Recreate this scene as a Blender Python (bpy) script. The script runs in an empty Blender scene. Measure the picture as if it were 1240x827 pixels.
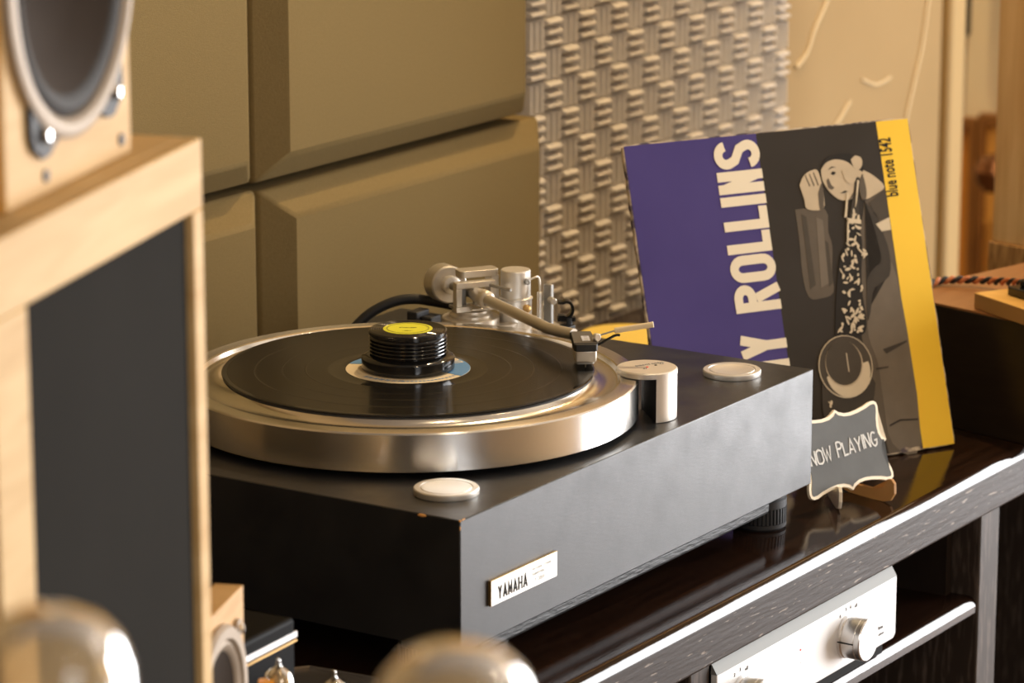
import bpy, bmesh, math, random
from mathutils import Vector, Matrix
from math import sin, cos, pi, radians as R
random.seed(7)
S = bpy.context.scene
C = S.collection
# ------------------------------------------------------------------ camera
cam = bpy.data.objects.new('camera', bpy.data.cameras.new('camera')); C.objects.link(cam)
f = Vector((0.8161, 0.5284, -0.2342)).normalized()
r = f.cross(Vector((0, 0, 1))).normalized(); u = r.cross(f)
m = Matrix((r, u, -f)).transposed().to_4x4(); m.translation = (-2.0339, -1.3620, 0.7241)
cam.matrix_world = m
cam.data.sensor_width = 36; cam.data.lens = 4229.9 / 1240 * 36
cam.data.clip_start = .05; cam.data.clip_end = 40
cam.data.dof.use_dof = True; cam.data.dof.focus_distance = 2.85; cam.data.dof.aperture_fstop = 8.6
S.camera = cam
# ------------------------------------------------------------------ world, light, exposure
w = bpy.data.worlds.new('world'); S.world = w; w.use_nodes = True
w.node_tree.nodes['Background'].inputs[0].default_value = (.9, .8, .65, 1)
w.node_tree.nodes['Background'].inputs[1].default_value = .15
S.view_settings.view_transform = 'Standard'; S.view_settings.look = 'None'
S.view_settings.gamma = 1; S.view_settings.use_curve_mapping = False
S.view_settings.exposure = 0.1

def aim(o, loc, to):
    o.location = loc; o.rotation_euler = (Vector(to) - Vector(loc)).to_track_quat('-Z', 'Y').to_euler()
def area(name, loc, to, sx, sy, power, col):
    l = bpy.data.lights.new(name, 'AREA'); l.shape = 'RECTANGLE'; l.size = sx; l.size_y = sy
    l.energy = power; l.color = col
    o = bpy.data.objects.new(name, l); C.objects.link(o); aim(o, loc, to); return o
def spot(name, loc, to, power, col, size=70, blend=.5, rad=.03):
    l = bpy.data.lights.new(name, 'SPOT'); l.energy = power; l.color = col
    l.spot_size = R(size); l.spot_blend = blend; l.shadow_soft_size = rad
    o = bpy.data.objects.new(name, l); C.objects.link(o); aim(o, loc, to); return o
def bulb(name, loc, power, col, rad=.04):
    l = bpy.data.lights.new(name, 'POINT'); l.energy = power; l.color = col; l.shadow_soft_size = rad
    o = bpy.data.objects.new(name, l); C.objects.link(o); o.location = loc; return o
area('window_light', (2.94, -1.80, .22), (0, -1.80, .22), 2.5, 1.95, 225, (.97, .98, 1))
area('front_window_light', (-1.7, -3.45, 1.0), (.2, .4, 0), 1.3, 1.3, 44, (.97, .98, 1))
spot('ceiling_spot_wall', (1.22, .17, 1.78), (1.30, .55, .1), 85, (1, .74, .42), 100, .6, .025)
spot('ceiling_spot_post', (2.15, .05, 1.78), (1.75, .55, .1), 34, (1, .72, .38), 100, .6, .03)
spot('ceiling_spot_deck', (.15, -.35, 1.78), (.2, .3, .0), 9, (1, .78, .5), 90, .7, .03)
bulb('fill_bulb_left', (-1.3, -1.9, 1.6), 9, (1, .82, .58))  # unseen bulb added for warm fill and highlights in the valve glass
for k, p in enumerate(((-.2, -2.6, 1.7), (.7, -1.5, 1.75), (-2.5, -.4, 1.65), (-1.6, -2.9, 1.5))): bulb('reflection_bulb', p, 2.5, (1, .80, .52), .03)  # unseen bulbs added to put reflection spots in the valve glass
bulb('side_room_bulb', (2.6, 1.5, 1.2), 55, (1, .72, .36))

# ------------------------------------------------------------------ materials
MATS = {}
def mat(name, col, rough=.5, metal=0, col2=None, scale=20, stretch=(1, 1, 1), bump=0, bscale=200, detail=4,
        spec=.5, coat=0, trans=0, ior=1.45, contrast=(.3, .7), rough2=None, aniso=0, emit=None, distort=0, bstretch=None):
    if name in MATS: return MATS[name]
    ma = bpy.data.materials.new(name); ma.use_nodes = True; nt = ma.node_tree; N = nt.nodes; L = nt.links
    b = N['Principled BSDF']
    b.inputs['Base Color'].default_value = (*col, 1); b.inputs['Roughness'].default_value = rough
    b.inputs['Metallic'].default_value = metal; b.inputs['Specular IOR Level'].default_value = spec
    b.inputs['Coat Weight'].default_value = coat; b.inputs['Coat Roughness'].default_value = .12
    b.inputs['Transmission Weight'].default_value = trans; b.inputs['IOR'].default_value = ior
    tc = N.new('ShaderNodeTexCoord')
    def noise(sc, st, det, dist=0):
        mp = N.new('ShaderNodeMapping'); mp.inputs['Scale'].default_value = st
        L.new(tc.outputs['Object'], mp.inputs[0])
        n = N.new('ShaderNodeTexNoise'); n.inputs['Scale'].default_value = sc; n.inputs['Detail'].default_value = det
        n.inputs['Distortion'].default_value = dist
        L.new(mp.outputs[0], n.inputs['Vector']); return n
    if col2 is not None:
        n = noise(scale, stretch, detail, distort)
        cr = N.new('ShaderNodeValToRGB'); L.new(n.outputs[0], cr.inputs[0])
        cr.color_ramp.elements[0].position = contrast[0]; cr.color_ramp.elements[1].position = contrast[1]
        cr.color_ramp.elements[0].color = (*col, 1); cr.color_ramp.elements[1].color = (*col2, 1)
        L.new(cr.outputs[0], b.inputs['Base Color'])
        if rough2 is not None:
            mr = N.new('ShaderNodeMapRange'); L.new(n.outputs[0], mr.inputs[0])
            mr.inputs[1].default_value = contrast[0]; mr.inputs[2].default_value = contrast[1]
            mr.inputs[3].default_value = rough; mr.inputs[4].default_value = rough2
            L.new(mr.outputs[0], b.inputs['Roughness'])
    if bump:
        n2 = noise(bscale, bstretch or stretch, 3)
        bp = N.new('ShaderNodeBump'); bp.inputs['Strength'].default_value = bump; bp.inputs['Distance'].default_value = .002
        L.new(n2.outputs[0], bp.inputs['Height']); L.new(bp.outputs[0], b.inputs['Normal'])
    if aniso:
        b.inputs['Anisotropic'].default_value = aniso
        tg = N.new('ShaderNodeTangent'); tg.direction_type = 'RADIAL'; tg.axis = 'Z'
        L.new(tg.outputs[0], b.inputs['Tangent']); b.inputs['Anisotropic Rotation'].default_value = .25
    if emit:
        b.inputs['Emission Color'].default_value = (*emit[0], 1); b.inputs['Emission Strength'].default_value = emit[1]
    MATS[name] = ma; return ma
M_plaster = mat('plaster', (.275, .188, .088), .85, spec=.1, col2=(.31, .215, .104), scale=3, bump=.9, bscale=7, detail=6)
M_casing = mat('casing_paint', (.37, .262, .125), .7, spec=.1)
M_far = mat('far_wall_paint', (.70, .62, .48), .8)
M_room = mat('room_paint', (.46, .33, .18), .85)
M_ceil = mat('ceiling_paint', (.32, .28, .23), .9)
M_floor = mat('floor_wood', (.10, .055, .03), .4, col2=(.16, .09, .05), scale=4, stretch=(1, 8, 1))
M_panel = mat('panel_foam', (.172, .121, .049), .95, col2=(.196, .138, .058), scale=500, spec=.1, bump=.25, bscale=900)
M_foam = mat('ridge_foam', (.54, .49, .42), .92, col2=(.60, .545, .47), scale=60, spec=.12, bump=.2, bscale=700)
M_plinth = mat('plinth_lacquer', (.012, .012, .013), .34, col2=(.015, .015, .016), scale=30, rough2=.46, bump=.05, bscale=160, bstretch=(.8, 7, 7), spec=.6)
M_sub = mat('plinth_rough_black', (.012, .012, .013), .55, col2=(.05, .05, .052), scale=60, stretch=(1, 1, 6), contrast=(.55, .8), bump=.5, bscale=90)
M_alu = mat('platter_aluminium', (.78, .76, .73), .24, 1, aniso=.75)
M_alur = mat('cast_rim_aluminium', (.78, .74, .67), .19, 1)
M_satin = mat('satin_aluminium', (.72, .69, .64), .42, .85, bump=.05, bscale=900)
M_arm = mat('arm_metal', (.58, .53, .45), .36, .68)
M_armdark = mat('arm_grey_metal', (.28, .27, .25), .45, .6)
M_chrome = mat('chrome', (.82, .82, .82), .12, 1)
M_vinyl = mat('vinyl', (.006, .0055, .005), .22, spec=.42, aniso=.6)
M_vinyls = mat('vinyl_smooth', (.010, .0095, .009), .12, spec=.55)
M_gloss = mat('gloss_black', (.008, .008, .008), .12, spec=.6)
M_black = mat('matte_black', (.013, .013, .014), .55)
M_rub = mat('rubber_black', (.022, .022, .024), .6)
M_cream = mat('label_cream', (.72, .60, .40), .6)
M_blue = mat('label_blue', (.10, .25, .48), .5)
M_yel = mat('label_yellow', (.68, .66, .03), .45)
M_ink = mat('ink_dark', (.02, .02, .022), .6, spec=.08)
M_inkg = mat('ink_grey', (.30, .29, .28), .6, spec=.08)
M_inkl = mat('ink_faint', (.55, .54, .52), .5, spec=.08)
M_red = mat('ink_red', (.8, .08, .06), .5)
M_badge = mat('badge_silver', (.88, .86, .80), .35, .55)
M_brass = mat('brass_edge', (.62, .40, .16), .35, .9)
M_chip = mat('bare_wood_chip', (.62, .30, .08), .7)
M_cab = mat('cabinet_wood', (.011, .005, .003), .06, col2=(.024, .011, .006), scale=9, stretch=(1.2, 14, 14), rough2=.10, bump=.03, bscale=26, bstretch=(2, 40, 40), spec=.55, contrast=(.35, .75))
M_cabf = mat('cabinet_front_wood', (.032, .022, .017), .5, col2=(.26, .22, .185), scale=85, stretch=(.6, 3, 4.0), contrast=(.63, .70), spec=.2, detail=3, bump=.2, bscale=60, bstretch=(.5, 5, 5))
M_cabv = mat('cabinet_post_wood', (.036, .026, .020), .5, spec=.2, col2=(.11, .085, .07), scale=60, stretch=(4, 4, .5), contrast=(.5, .75))
M_cabin = mat('cabinet_inner_wood', (.016, .010, .007), .4, col2=(.022, .015, .011), scale=30, stretch=(4, 4, .5))
M_pine = mat('pine', (.65, .445, .21), .55, spec=.2, col2=(.53, .33, .13), scale=5, stretch=(1.2, 1.2, 9), contrast=(.38, .72), distort=.6, bump=.04, bscale=60)
M_pinev = mat('pine_vertical', (.80, .54, .25), .5, col2=(.66, .40, .16), scale=26, stretch=(3, 3, .22), contrast=(.35, .68), distort=.4)
M_pinee = mat('pine_end_grain', (.55, .32, .12), .55, col2=(.30, .15, .05), scale=30, stretch=(3.2, 3.2, .5), contrast=(.45, .6), distort=3.0)
M_oak = mat('baffle_wood', (.62, .38, .16), .45, col2=(.52, .30, .11), scale=14, stretch=(2, 2, 12), contrast=(.35, .7))
M_grille = mat('grille_cloth', (.020, .0185, .016), .9, spec=.06, col2=(.025, .023, .020), scale=5, bump=.15, bscale=1500)
M_cone = mat('cone_paper', (.050, .038, .030), .85, spec=.12, bump=.1, bscale=400)
M_surr = mat('cone_surround', (.03, .027, .025), .7)
M_ring = mat('driver_frame_metal', (.36, .29, .22), .5, .25)
M_spk = mat('box_dark_wood', (.012, .007, .005), .35, col2=(.018, .011, .007), scale=14, stretch=(2, 2, 10))
M_spkt = mat('box_top_wood', (.30, .135, .045), .4, col2=(.24, .10, .03), scale=9, stretch=(2, 10, 2))
M_board = mat('board_wood', (.66, .38, .09), .55, col2=(.58, .32, .07), scale=14, stretch=(8, 2, 4))
M_boarde = mat('board_edge_wood', (.40, .22, .07), .6)
M_purple = mat('print_violet', (.050, .035, .165), .45, col2=(.064, .046, .19), scale=9, detail=8, spec=.22)
M_photo = mat('print_black', (.034, .027, .019), .55, col2=(.040, .033, .026), scale=14, detail=8, spec=.10)
M_band = mat('print_yellow', (.93, .60, .05), .45, col2=(.88, .55, .04), scale=6, spec=.22)
M_white = mat('print_cream', (.82, .72, .54), .45, spec=.22)
M_card = mat('sleeve_card', (.55, .44, .30), .8, col2=(.08, .06, .07), scale=70, contrast=(.45, .6), detail=6)
def tone(n, c): return mat('print_tone_' + n, c, .55, spec=.08, col2=tuple(x * 1.12 for x in c), scale=60, detail=6)
T_skin = tone('light', (.50, .40, .27)); T_mid = tone('mid', (0.112, 0.090, 0.066)); T_coat = tone('coat', (0.071, 0.058, 0.043))
T_dark = tone('dark', (.026, .022, .018)); T_lite = tone('pale', (0.155, 0.126, 0.094)); T_hi = tone('highlight', (.60, .50, .35)); T_grey = tone('grey', (0.054, 0.045, 0.035))
M_chalkb = mat('chalkboard', (.105, .108, .108), .75, spec=.3, col2=(.125, .13, .13), scale=40, detail=8)
M_chalk = mat('chalk', (.66, .66, .64), .9)
M_ply = mat('sign_ply_edge', (.86, .76, .58), .6)
M_foot = mat('sign_foot_mdf', (.42, .21, .06), .6)
M_footl = mat('sign_foot_pale', (.84, .76, .62), .6)
M_face = mat('faceplate_silver', (.74, .74, .74), .5, .2)
M_chamf_shade = mat('chamfer_painted_shade', (.20, .205, .195), .6, .1)  # silver darkened to grey: shade of the up-tilted chamfer painted into the colour
M_knob = mat('knob_metal', (.70, .69, .68), .3, .95)
M_glass = None
M_getter = mat('tube_getter_silver', (.40, .33, .24), .25, .9)
def thin(name, tint, refl, body=None, bodyfac=0, rough=.02):
    ma = bpy.data.materials.new(name); ma.use_nodes = True; nt = ma.node_tree; N = nt.nodes; L = nt.links; N.clear()
    out = N.new('ShaderNodeOutputMaterial'); tr = N.new('ShaderNodeBsdfTransparent'); tr.inputs[0].default_value = (*tint, 1)
    gl = N.new('ShaderNodeBsdfGlossy'); gl.inputs[0].default_value = (1, 1, 1, 1); gl.inputs['Roughness'].default_value = rough
    fr = N.new('ShaderNodeFresnel'); fr.inputs[0].default_value = refl; mx = N.new('ShaderNodeMixShader')
    L.new(fr.outputs[0], mx.inputs[0]); L.new(gl.outputs[0], mx.inputs[2])
    if body:
        df = N.new('ShaderNodeBsdfDiffuse'); df.inputs[0].default_value = (*body, 1); m2 = N.new('ShaderNodeMixShader'); m2.inputs[0].default_value = bodyfac
        L.new(tr.outputs[0], m2.inputs[1]); L.new(df.outputs[0], m2.inputs[2]); L.new(m2.outputs[0], mx.inputs[1])
    else: L.new(tr.outputs[0], mx.inputs[1])
    L.new(mx.outputs[0], out.inputs[0]); return ma
M_haze = thin('tube_getter_haze', (.95, .88, .76), 1.25, (.72, .60, .42), .38, .12)
M_hazeold = mat('tube_getter_haze', (.90, .78, .58), .25, .0, trans=.72, ior=1.15)
M_glass = thin('tube_glass', (.97, .95, .90), 1.5)
M_mica = mat('tube_plate_grey', (.13, .12, .11), .5, .4)
M_bake = mat('tube_base_black', (.015, .013, .012), .3)
M_acry = mat('clear_acrylic', (.95, .9, .82), .05, trans=.92, ior=1.45)
M_amp = mat('amp_black', (.004, .004, .004), .5, spec=.05)
M_orange = mat('capacitor_orange', (.85, .36, .03), .45)
M_copper = mat('cord_copper', (.50, .16, .05), .55)
M_duster = mat('duster_yellow', (.80, .58, .12), .9, bump=.3, bscale=500)
M_dusteredge = mat('duster_edge', (.82, .74, .58), .9)
M_frame = mat('far_frame_brown', (.20, .085, .02), .5)
M_frame2 = mat('far_panel_orange', (.52, .22, .035), .5)
M_frame3 = mat('far_panel_amber', (.72, .38, .09), .5)
M_bowl = mat('far_bowl_copper', (.16, .065, .025), .22, .6)

# ------------------------------------------------------------------ helpers
def link(o, parent=None):
    C.objects.link(o)
    if parent is not None:
        o.parent = parent
        pw = Matrix.LocRotScale(parent.location, parent.rotation_euler, None) if parent.parent is None else Matrix()
        o.matrix_parent_inverse = pw.inverted()
def ob(name, bm, ma, parent=None, bevel=0, sm=True, segs=2):
    me = bpy.data.meshes.new(name); bm.normal_update(); bm.to_mesh(me); bm.free()
    for x in (ma if isinstance(ma, (list, tuple)) else [ma]): me.materials.append(x)
    if sm:
        me.shade_smooth(); me.set_sharp_from_angle(angle=R(32))
    o = bpy.data.objects.new(name, me); link(o, parent)
    if bevel:
        b = o.modifiers.new('bevel', 'BEVEL'); b.width = bevel; b.segments = segs; b.limit_method = 'ANGLE'; b.angle_limit = R(40)
        b.harden_normals = False
    return o
def tag(o, label, cat, group=None, kind=None):
    if label: o['label'] = label
    if cat: o['category'] = cat
    if group: o['group'] = group
    if kind: o['kind'] = kind
    return o
def thing(name, label, cat, loc, rz=0, group=None):
    o = bpy.data.objects.new(name, None); C.objects.link(o); o.location = loc; o.rotation_euler = (0, 0, rz)
    o.empty_display_size = .05
    return tag(o, label, cat, group)
def struct(name, bm, ma, **k):
    o = ob(name, bm, ma, **k); o['kind'] = 'structure'; return o
def BM(): return bmesh.new()
def box(bm, lo, hi, M=None):
    g = bmesh.ops.create_cube(bm, size=1)
    lo = Vector(lo); hi = Vector(hi)
    for v in g['verts']:
        v.co = Vector((lo[i] + (v.co[i] + .5) * (hi[i] - lo[i]) for i in range(3)))
        if M: v.co = M @ v.co
    return bm
def frame(o, ex, ey, ez=None):
    ex = Vector(ex).normalized(); ey = Vector(ey).normalized(); ez = Vector(ez).normalized() if ez else ex.cross(ey)
    m = Matrix((ex, ey, ez)).transposed().to_4x4(); m.translation = Vector(o); return m
def along(o, d):
    d = Vector(d).normalized(); h = Vector((0, 0, 1)) if abs(d.z) < .95 else Vector((1, 0, 0))
    ex = h.cross(d).normalized(); return frame(o, ex, d.cross(ex), d)
def lathe(bm, prof, M=None, segs=48, a0=0, a1=2 * pi):
    full = abs(a1 - a0 - 2 * pi) < 1e-6; n = segs if full else segs + 1
    rings = []
    for (rr, z) in prof:
        if rr < 1e-6:
            rings.append([bm.verts.new((M @ Vector((0, 0, z))) if M else (0, 0, z))])
        else:
            ring = []
            for i in range(n):
                a = a0 + (a1 - a0) * i / segs
                p = Vector((rr * cos(a), rr * sin(a), z)); ring.append(bm.verts.new(M @ p if M else p))
            rings.append(ring)
    for a, b in zip(rings, rings[1:]):
        for i in range(segs):
            j = (i + 1) % n
            q = [a[i % len(a)], a[j % len(a)], b[j % len(b)], b[i % len(b)]]
            q = [v for k, v in enumerate(q) if v not in q[:k]]
            if len(q) > 2:
                try: bm.faces.new(q)
                except ValueError: pass
    return bm
def cyl(bm, p0, p1, rad, segs=24, ch=0):
    p0 = Vector(p0); p1 = Vector(p1); l = (p1 - p0).length
    if ch: return lathe(bm, [(0, 0), (rad - ch, 0), (rad, ch), (rad, l - ch), (rad - ch, l), (0, l)], along(p0, p1 - p0), segs)
    return lathe(bm, [(0, 0), (rad, 0), (rad, l), (0, l)], along(p0, p1 - p0), segs)
def smooth_path(pts, n=8):
    pts = [Vector(p) for p in pts]; out = []
    for i in range(len(pts) - 1):
        p0 = pts[max(i - 1, 0)]; p1 = pts[i]; p2 = pts[i + 1]; p3 = pts[min(i + 2, len(pts) - 1)]
        for k in range(n):
            t = k / n
            out.append(.5 * ((2 * p1) + (p2 - p0) * t + (2 * p0 - 5 * p1 + 4 * p2 - p3) * t * t + (3 * p1 - p0 - 3 * p2 + p3) * t ** 3))
    out.append(pts[-1]); return out
def tube(bm, pts, rad, segs=12):
    pts = [Vector(p) for p in pts]; rings = []; ex = None
    for i, p in enumerate(pts):
        d = (pts[min(i + 1, len(pts) - 1)] - pts[max(i - 1, 0)]).normalized()
        if ex is None: ex = d.orthogonal().normalized()
        ex = (ex - d * ex.dot(d)).normalized(); ey = d.cross(ex)
        rr = rad[i] if isinstance(rad, (list, tuple)) else rad
        rings.append([bm.verts.new(p + rr * (cos(2 * pi * k / segs) * ex + sin(2 * pi * k / segs) * ey)) for k in range(segs)])
    for a, b in zip(rings, rings[1:]):
        for k in range(segs): bm.faces.new((a[k], a[(k + 1) % segs], b[(k + 1) % segs], b[k]))
    bm.faces.new(rings[0][::-1]); bm.faces.new(rings[-1]); return bm
def prism(bm, poly, h0, h1, M=None):
    area2 = sum(a[0] * b[1] - b[0] * a[1] for a, b in zip(poly, list(poly[1:]) + [poly[0]]))
    if area2 < 0: poly = list(poly)[::-1]
    lo = [bm.verts.new(M @ Vector((x, y, h0)) if M else (x, y, h0)) for x, y in poly]
    hi = [bm.verts.new(M @ Vector((x, y, h1)) if M else (x, y, h1)) for x, y in poly]
    n = len(poly)
    fs = [bm.faces.new(hi), bm.faces.new(lo[::-1])]
    for i in range(n): bm.faces.new((lo[i], lo[(i + 1) % n], hi[(i + 1) % n], hi[i]))
    bmesh.ops.triangulate(bm, faces=[x for x in fs if len(x.verts) > 4])
    return bm
RB = [0]
def ribbon(bm, pts, wd, h0, h1, M, closed=False):
    RB[0] = (RB[0] + 1) % 5; h1 = h1 + RB[0] * .00004
    P = [Vector(p) for p in pts]; n = len(P); Lf = []; Rt = []
    for i in range(n):
        a = P[i - 1] if (i > 0 or closed) else None; b = P[(i + 1) % n] if (i < n - 1 or closed) else None
        d1 = (P[i] - a).normalized() if a is not None else None; d2 = (b - P[i]).normalized() if b is not None else None
        d1 = d1 if d1 is not None else d2; d2 = d2 if d2 is not None else d1
        n1 = Vector((-d1.y, d1.x)); n2 = Vector((-d2.y, d2.x)); mm = (n1 + n2)
        mm = mm.normalized() if mm.length > 1e-4 else n1
        k = wd / 2 / max(mm.dot(n1), .45)
        Lf.append(P[i] + mm * k); Rt.append(P[i] - mm * k)
    V = lambda p, h: bm.verts.new(M @ Vector((p.x, p.y, h)))
    A = [(V(l, h1), V(q, h1), V(l, h0), V(q, h0)) for l, q in zip(Lf, Rt)]
    pairs = list(zip(A, A[1:])) + ([(A[-1], A[0])] if closed else [])
    for a, b in pairs:
        bm.faces.new((a[1], b[1], b[0], a[0])); bm.faces.new((a[0], b[0], b[2], a[2])); bm.faces.new((a[3], b[3], b[1], a[1]))
    if not closed:
        bm.faces.new((A[0][0], A[0][2], A[0][3], A[0][1])); bm.faces.new((A[-1][0], A[-1][1], A[-1][3], A[-1][2]))
    return bm
def arc(cx, cy, rx, ry, a0, a1, n=10): return [(cx + rx * cos(R(a0 + (a1 - a0) * i / n)), cy + ry * sin(R(a0 + (a1 - a0) * i / n))) for i in range(n + 1)]
# condensed stroke letters in a unit box (0..1, 0..1); (points, closed)
def glyph(ch, k=.13):
    a = k / 2 if k else 0; b = 1 - a
    G = {'Y': [([(a, 1), (.5, .45)], 0), ([(b, 1), (.5, .45)], 0), ([(.5, .5), (.5, 0)], 0)],
         'A': [([(a, 0), (.5, .97), (b, 0)], 0), ([(.22, .27), (.78, .27)], 0)],
         'M': [([(a, 0), (a, .98), (.5, .25), (b, .98), (b, 0)], 0)], 'H': [([(a, 0), (a, 1)], 0), ([(b, 0), (b, 1)], 0), ([(a, .5), (b, .5)], 0)],
         'N': [([(a, 0), (a, 1)], 0), ([(b, 0), (b, 1)], 0), ([(a + .02, 1 - a * .5), (b - .02, a * .5)], 0)],
         'I': [([(.5, 0), (.5, 1)], 0)], 'L': [([(a, 1), (a, a * .5), (1, a * .5)], 0)],
         'O': [(arc(.5, .72, .5 - a, .28 - a * .5, 0, 180) + arc(.5, .28, .5 - a, .28 - a * .5, 180, 360), 1)],
         'R': [([(a, 0), (a, 1)], 0), ([(a, 1 - a * .5), (.45, 1 - a * .5)] + arc(.5, .76, .5 - a, .24 - a * .5, 85, -85) + [(.45, .52 + a * .5), (a, .52 + a * .5)], 0), ([(.48, .52), (b, 0)], 0)],
         'S': [(arc(.5, .745, .5 - a, .255 - a * .5, 5, 205, 12) + [(.3, .56), (.7, .44)] + arc(.5, .255, .5 - a, .255 - a * .5, 25, -175, 12), 0)],
         'P': [([(a, 0), (a, 1)], 0), ([(a, 1 - a * .5), (.45, 1 - a * .5)] + arc(.5, .76, .5 - a, .24 - a * .5, 85, -85) + [(.45, .52 + a * .5), (a, .52 + a * .5)], 0)],
         'W': [([(0, 1), (.25, .03), (.5, .8), (.75, .03), (1, 1)], 0)],
         'G': [(arc(.5, .5, .46, .5, 50, 320, 14) + [(.9, .42), (.55, .42)], 0)]}
    return G[ch]
def text_mesh(s, size, M, h=.0002, bold=0, sx=1, align='LEFT'):
    cu = bpy.data.curves.new('lettering', 'FONT'); cu.body = s; cu.size = size; cu.extrude = h; cu.offset = bold
    cu.align_x = align; cu.resolution_u = 3
    t = bpy.data.objects.new('lettering', cu); C.objects.link(t)
    me = bpy.data.meshes.new_from_object(t); bpy.data.objects.remove(t); bpy.data.curves.remove(cu)
    bm = BM(); bm.from_mesh(me); bpy.data.meshes.remove(me)
    for v in bm.verts: v.co = M @ Vector((v.co.x * sx, v.co.y, v.co.z))
    return bm
def merge(a, b):
    me = bpy.data.meshes.new('t'); b.to_mesh(me); b.free(); a.from_mesh(me); bpy.data.meshes.remove(me); return a
def holed_board(bm, x0, x1, y0, y1, cx, cy, rad, h0, h1, M, n=64):
    def edge(t):
        c_, s_ = cos(t), sin(t); k = min(((x1 - cx) if c_ > 0 else (x0 - cx)) / c_ if abs(c_) > 1e-9 else 9, ((y1 - cy) if s_ > 0 else (y0 - cy)) / s_ if abs(s_) > 1e-9 else 9)
        return (cx + k * c_, cy + k * s_)
    ts = sorted([2 * pi * i / n for i in range(n)] + [math.atan2(y - cy, x - cx) % (2 * pi) for x in (x0, x1) for y in (y0, y1)])
    V = lambda p, h: bm.verts.new(M @ Vector((p[0], p[1], h)))
    R_ = []
    for t in ts:
        e = edge(t); i_ = (cx + rad * cos(t), cy + rad * sin(t)); R_.append((V(e, h1), V(i_, h1), V(i_, h0), V(e, h0)))
    for a_, b_ in zip(R_, R_[1:] + R_[:1]):
        for j in range(4): bm.faces.new((a_[j], a_[(j + 1) % 4], b_[(j + 1) % 4], b_[j]))
    bmesh.ops.recalc_face_normals(bm, faces=bm.faces); return bm

# ------------------------------------------------------------------ room
FZ = -.80; CZ = 1.9; WY = .62
struct('floor', box(BM(), (-3.4, -3.6, FZ - .1), (3.2, 2.6, FZ)), M_floor)
struct('ceiling', box(BM(), (-3.4, -3.6, CZ), (3.2, 2.6, CZ + .1)), M_ceil)
struct('wall_back', box(BM(), (-3.4, WY, FZ), (2.056, WY + .12, CZ)), M_plaster)
struct('wall_left', box(BM(), (-3.4, -3.6, FZ), (-3.3, WY, CZ)), M_room)
struct('wall_front', box(BM(), (-3.4, -3.6, FZ), (3.2, -3.5, CZ)), M_room)
struct('wall_right', box(BM(), (3.0, -3.5, FZ), (3.1, 2.5, CZ)), M_far)
struct('wall_recess', box(BM(), (1.0, 2.5, FZ), (3.1, 2.6, CZ)), M_far)
struct('trim_1', box(BM(), (2.058, WY - .012, FZ), (2.108, WY + .13, CZ)), M_casing, bevel=.008)
# plaster ridges (trowel marks standing proud of the wall)
bm = BM()
for pts, w_ in (([(1.745, .16), (1.7315, .1314), (1.7009, .0998), (1.6809, .072), (1.655, .0587)], .0035),
                ([(2.02, .16), (2.01, .10), (1.995, .04), (1.975, -.004), (1.958, -.041), (1.948, -.0725), (1.944, -.13)], .0035),
                ([(1.7986, -.0024), (1.7774, -.018), (1.75, -.035)], .003), ([(1.83, .02), (1.87, .008), (1.91, .012)], .002)):
    tube(bm, smooth_path([(x, WY - .0005, z) for x, z in pts], 4), w_, 6)
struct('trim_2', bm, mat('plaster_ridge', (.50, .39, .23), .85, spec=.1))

# ------------------------------------------------------------------ acoustic wedge panels on the back wall
def wedge(label, x0, x1, z0, z1):
    bm = BM(); b = .03
    rows = [[(x0, WY, z0), (x1, WY, z0), (x1, WY, z1), (x0, WY, z1)],
            [(x0, .572, z0), (x1, .572, z0), (x1, .572, z1), (x0, .572, z1)],
            [(x0 + b, .55, z0 + b - .005), (x1 - b, .55, z0 + b - .005), (x1 - b, .55, z1 - b + .005), (x0 + b, .55, z1 - b + .005)]]
    V = [[bm.verts.new(p) for p in q] for q in rows]
    for a, c in zip(V, V[1:]):
        for i in range(4): bm.faces.new((a[i], a[(i + 1) % 4], c[(i + 1) % 4], c[i]))
    bm.faces.new(V[2]); bm.faces.new(V[0][::-1])
    bmesh.ops.recalc_face_normals(bm, faces=bm.faces)
    return tag(ob('acoustic_pad', bm, M_panel, bevel=.003, segs=2), label, 'acoustic pad', 'brown acoustic pads on the wall')
wedge('brown acoustic pad with sloping edges, upper right one next to the grey ridged foam', .510, .975, .1065, .572)
wedge('brown acoustic pad with sloping edges, lower right one behind the tonearm', .518, 1.002, -.375, .0985)
wedge('brown acoustic pad with sloping edges, upper left one behind the round speaker driver', .033, .506, .1085, .574)
wedge('brown acoustic pad with sloping edges, lower left one beside the tall black speaker front', .040, .513, -.375, .1005)

# ------------------------------------------------------------------ basket-weave acoustic foam
fo = thing('acoustic_foam', 'grey basket-weave ridged acoustic foam on the wall behind the record sleeve', 'foam', (1.3, WY, .05))
CELL = .0336; FX = 1.0085; FZ0 = .1285
x_end = 1.602
def ridge_block(vert):
    bm = BM(); n = 3; p = CELL / n
    for k in range(n):
        c = (k - 1) * p
        dd = 1.2 if vert else 1.35
        lv = [(p * .5, CELL * .5, 0), (p * .43, CELL * .495, .006), (p * .30, CELL * (.485 if vert else .45), .013 * dd), (p * .10, CELL * (.46 if vert else .40), .0165 * dd)]
        rings = []
        for hw, hl, d in lv:
            q = [(-hw, -hl), (hw, -hl), (hw, hl), (-hw, hl)]
            rings.append([bm.verts.new((c + a, -d, b)) if vert else bm.verts.new((b, -d, c + a)) for a, b in q])
        for a, b in zip(rings, rings[1:]):
            for i in range(4): bm.faces.new((a[i], a[(i + 1) % 4], b[(i + 1) % 4], b[i]))
        bm.faces.new(rings[-1])
    bmesh.ops.recalc_face_normals(bm, faces=bm.faces)
    me = bpy.data.meshes.new('ridge_block'); bm.to_mesh(me); bm.free(); me.materials.append(M_foam)
    me.shade_smooth(); me.set_sharp_from_angle(angle=R(50)); return me
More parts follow.
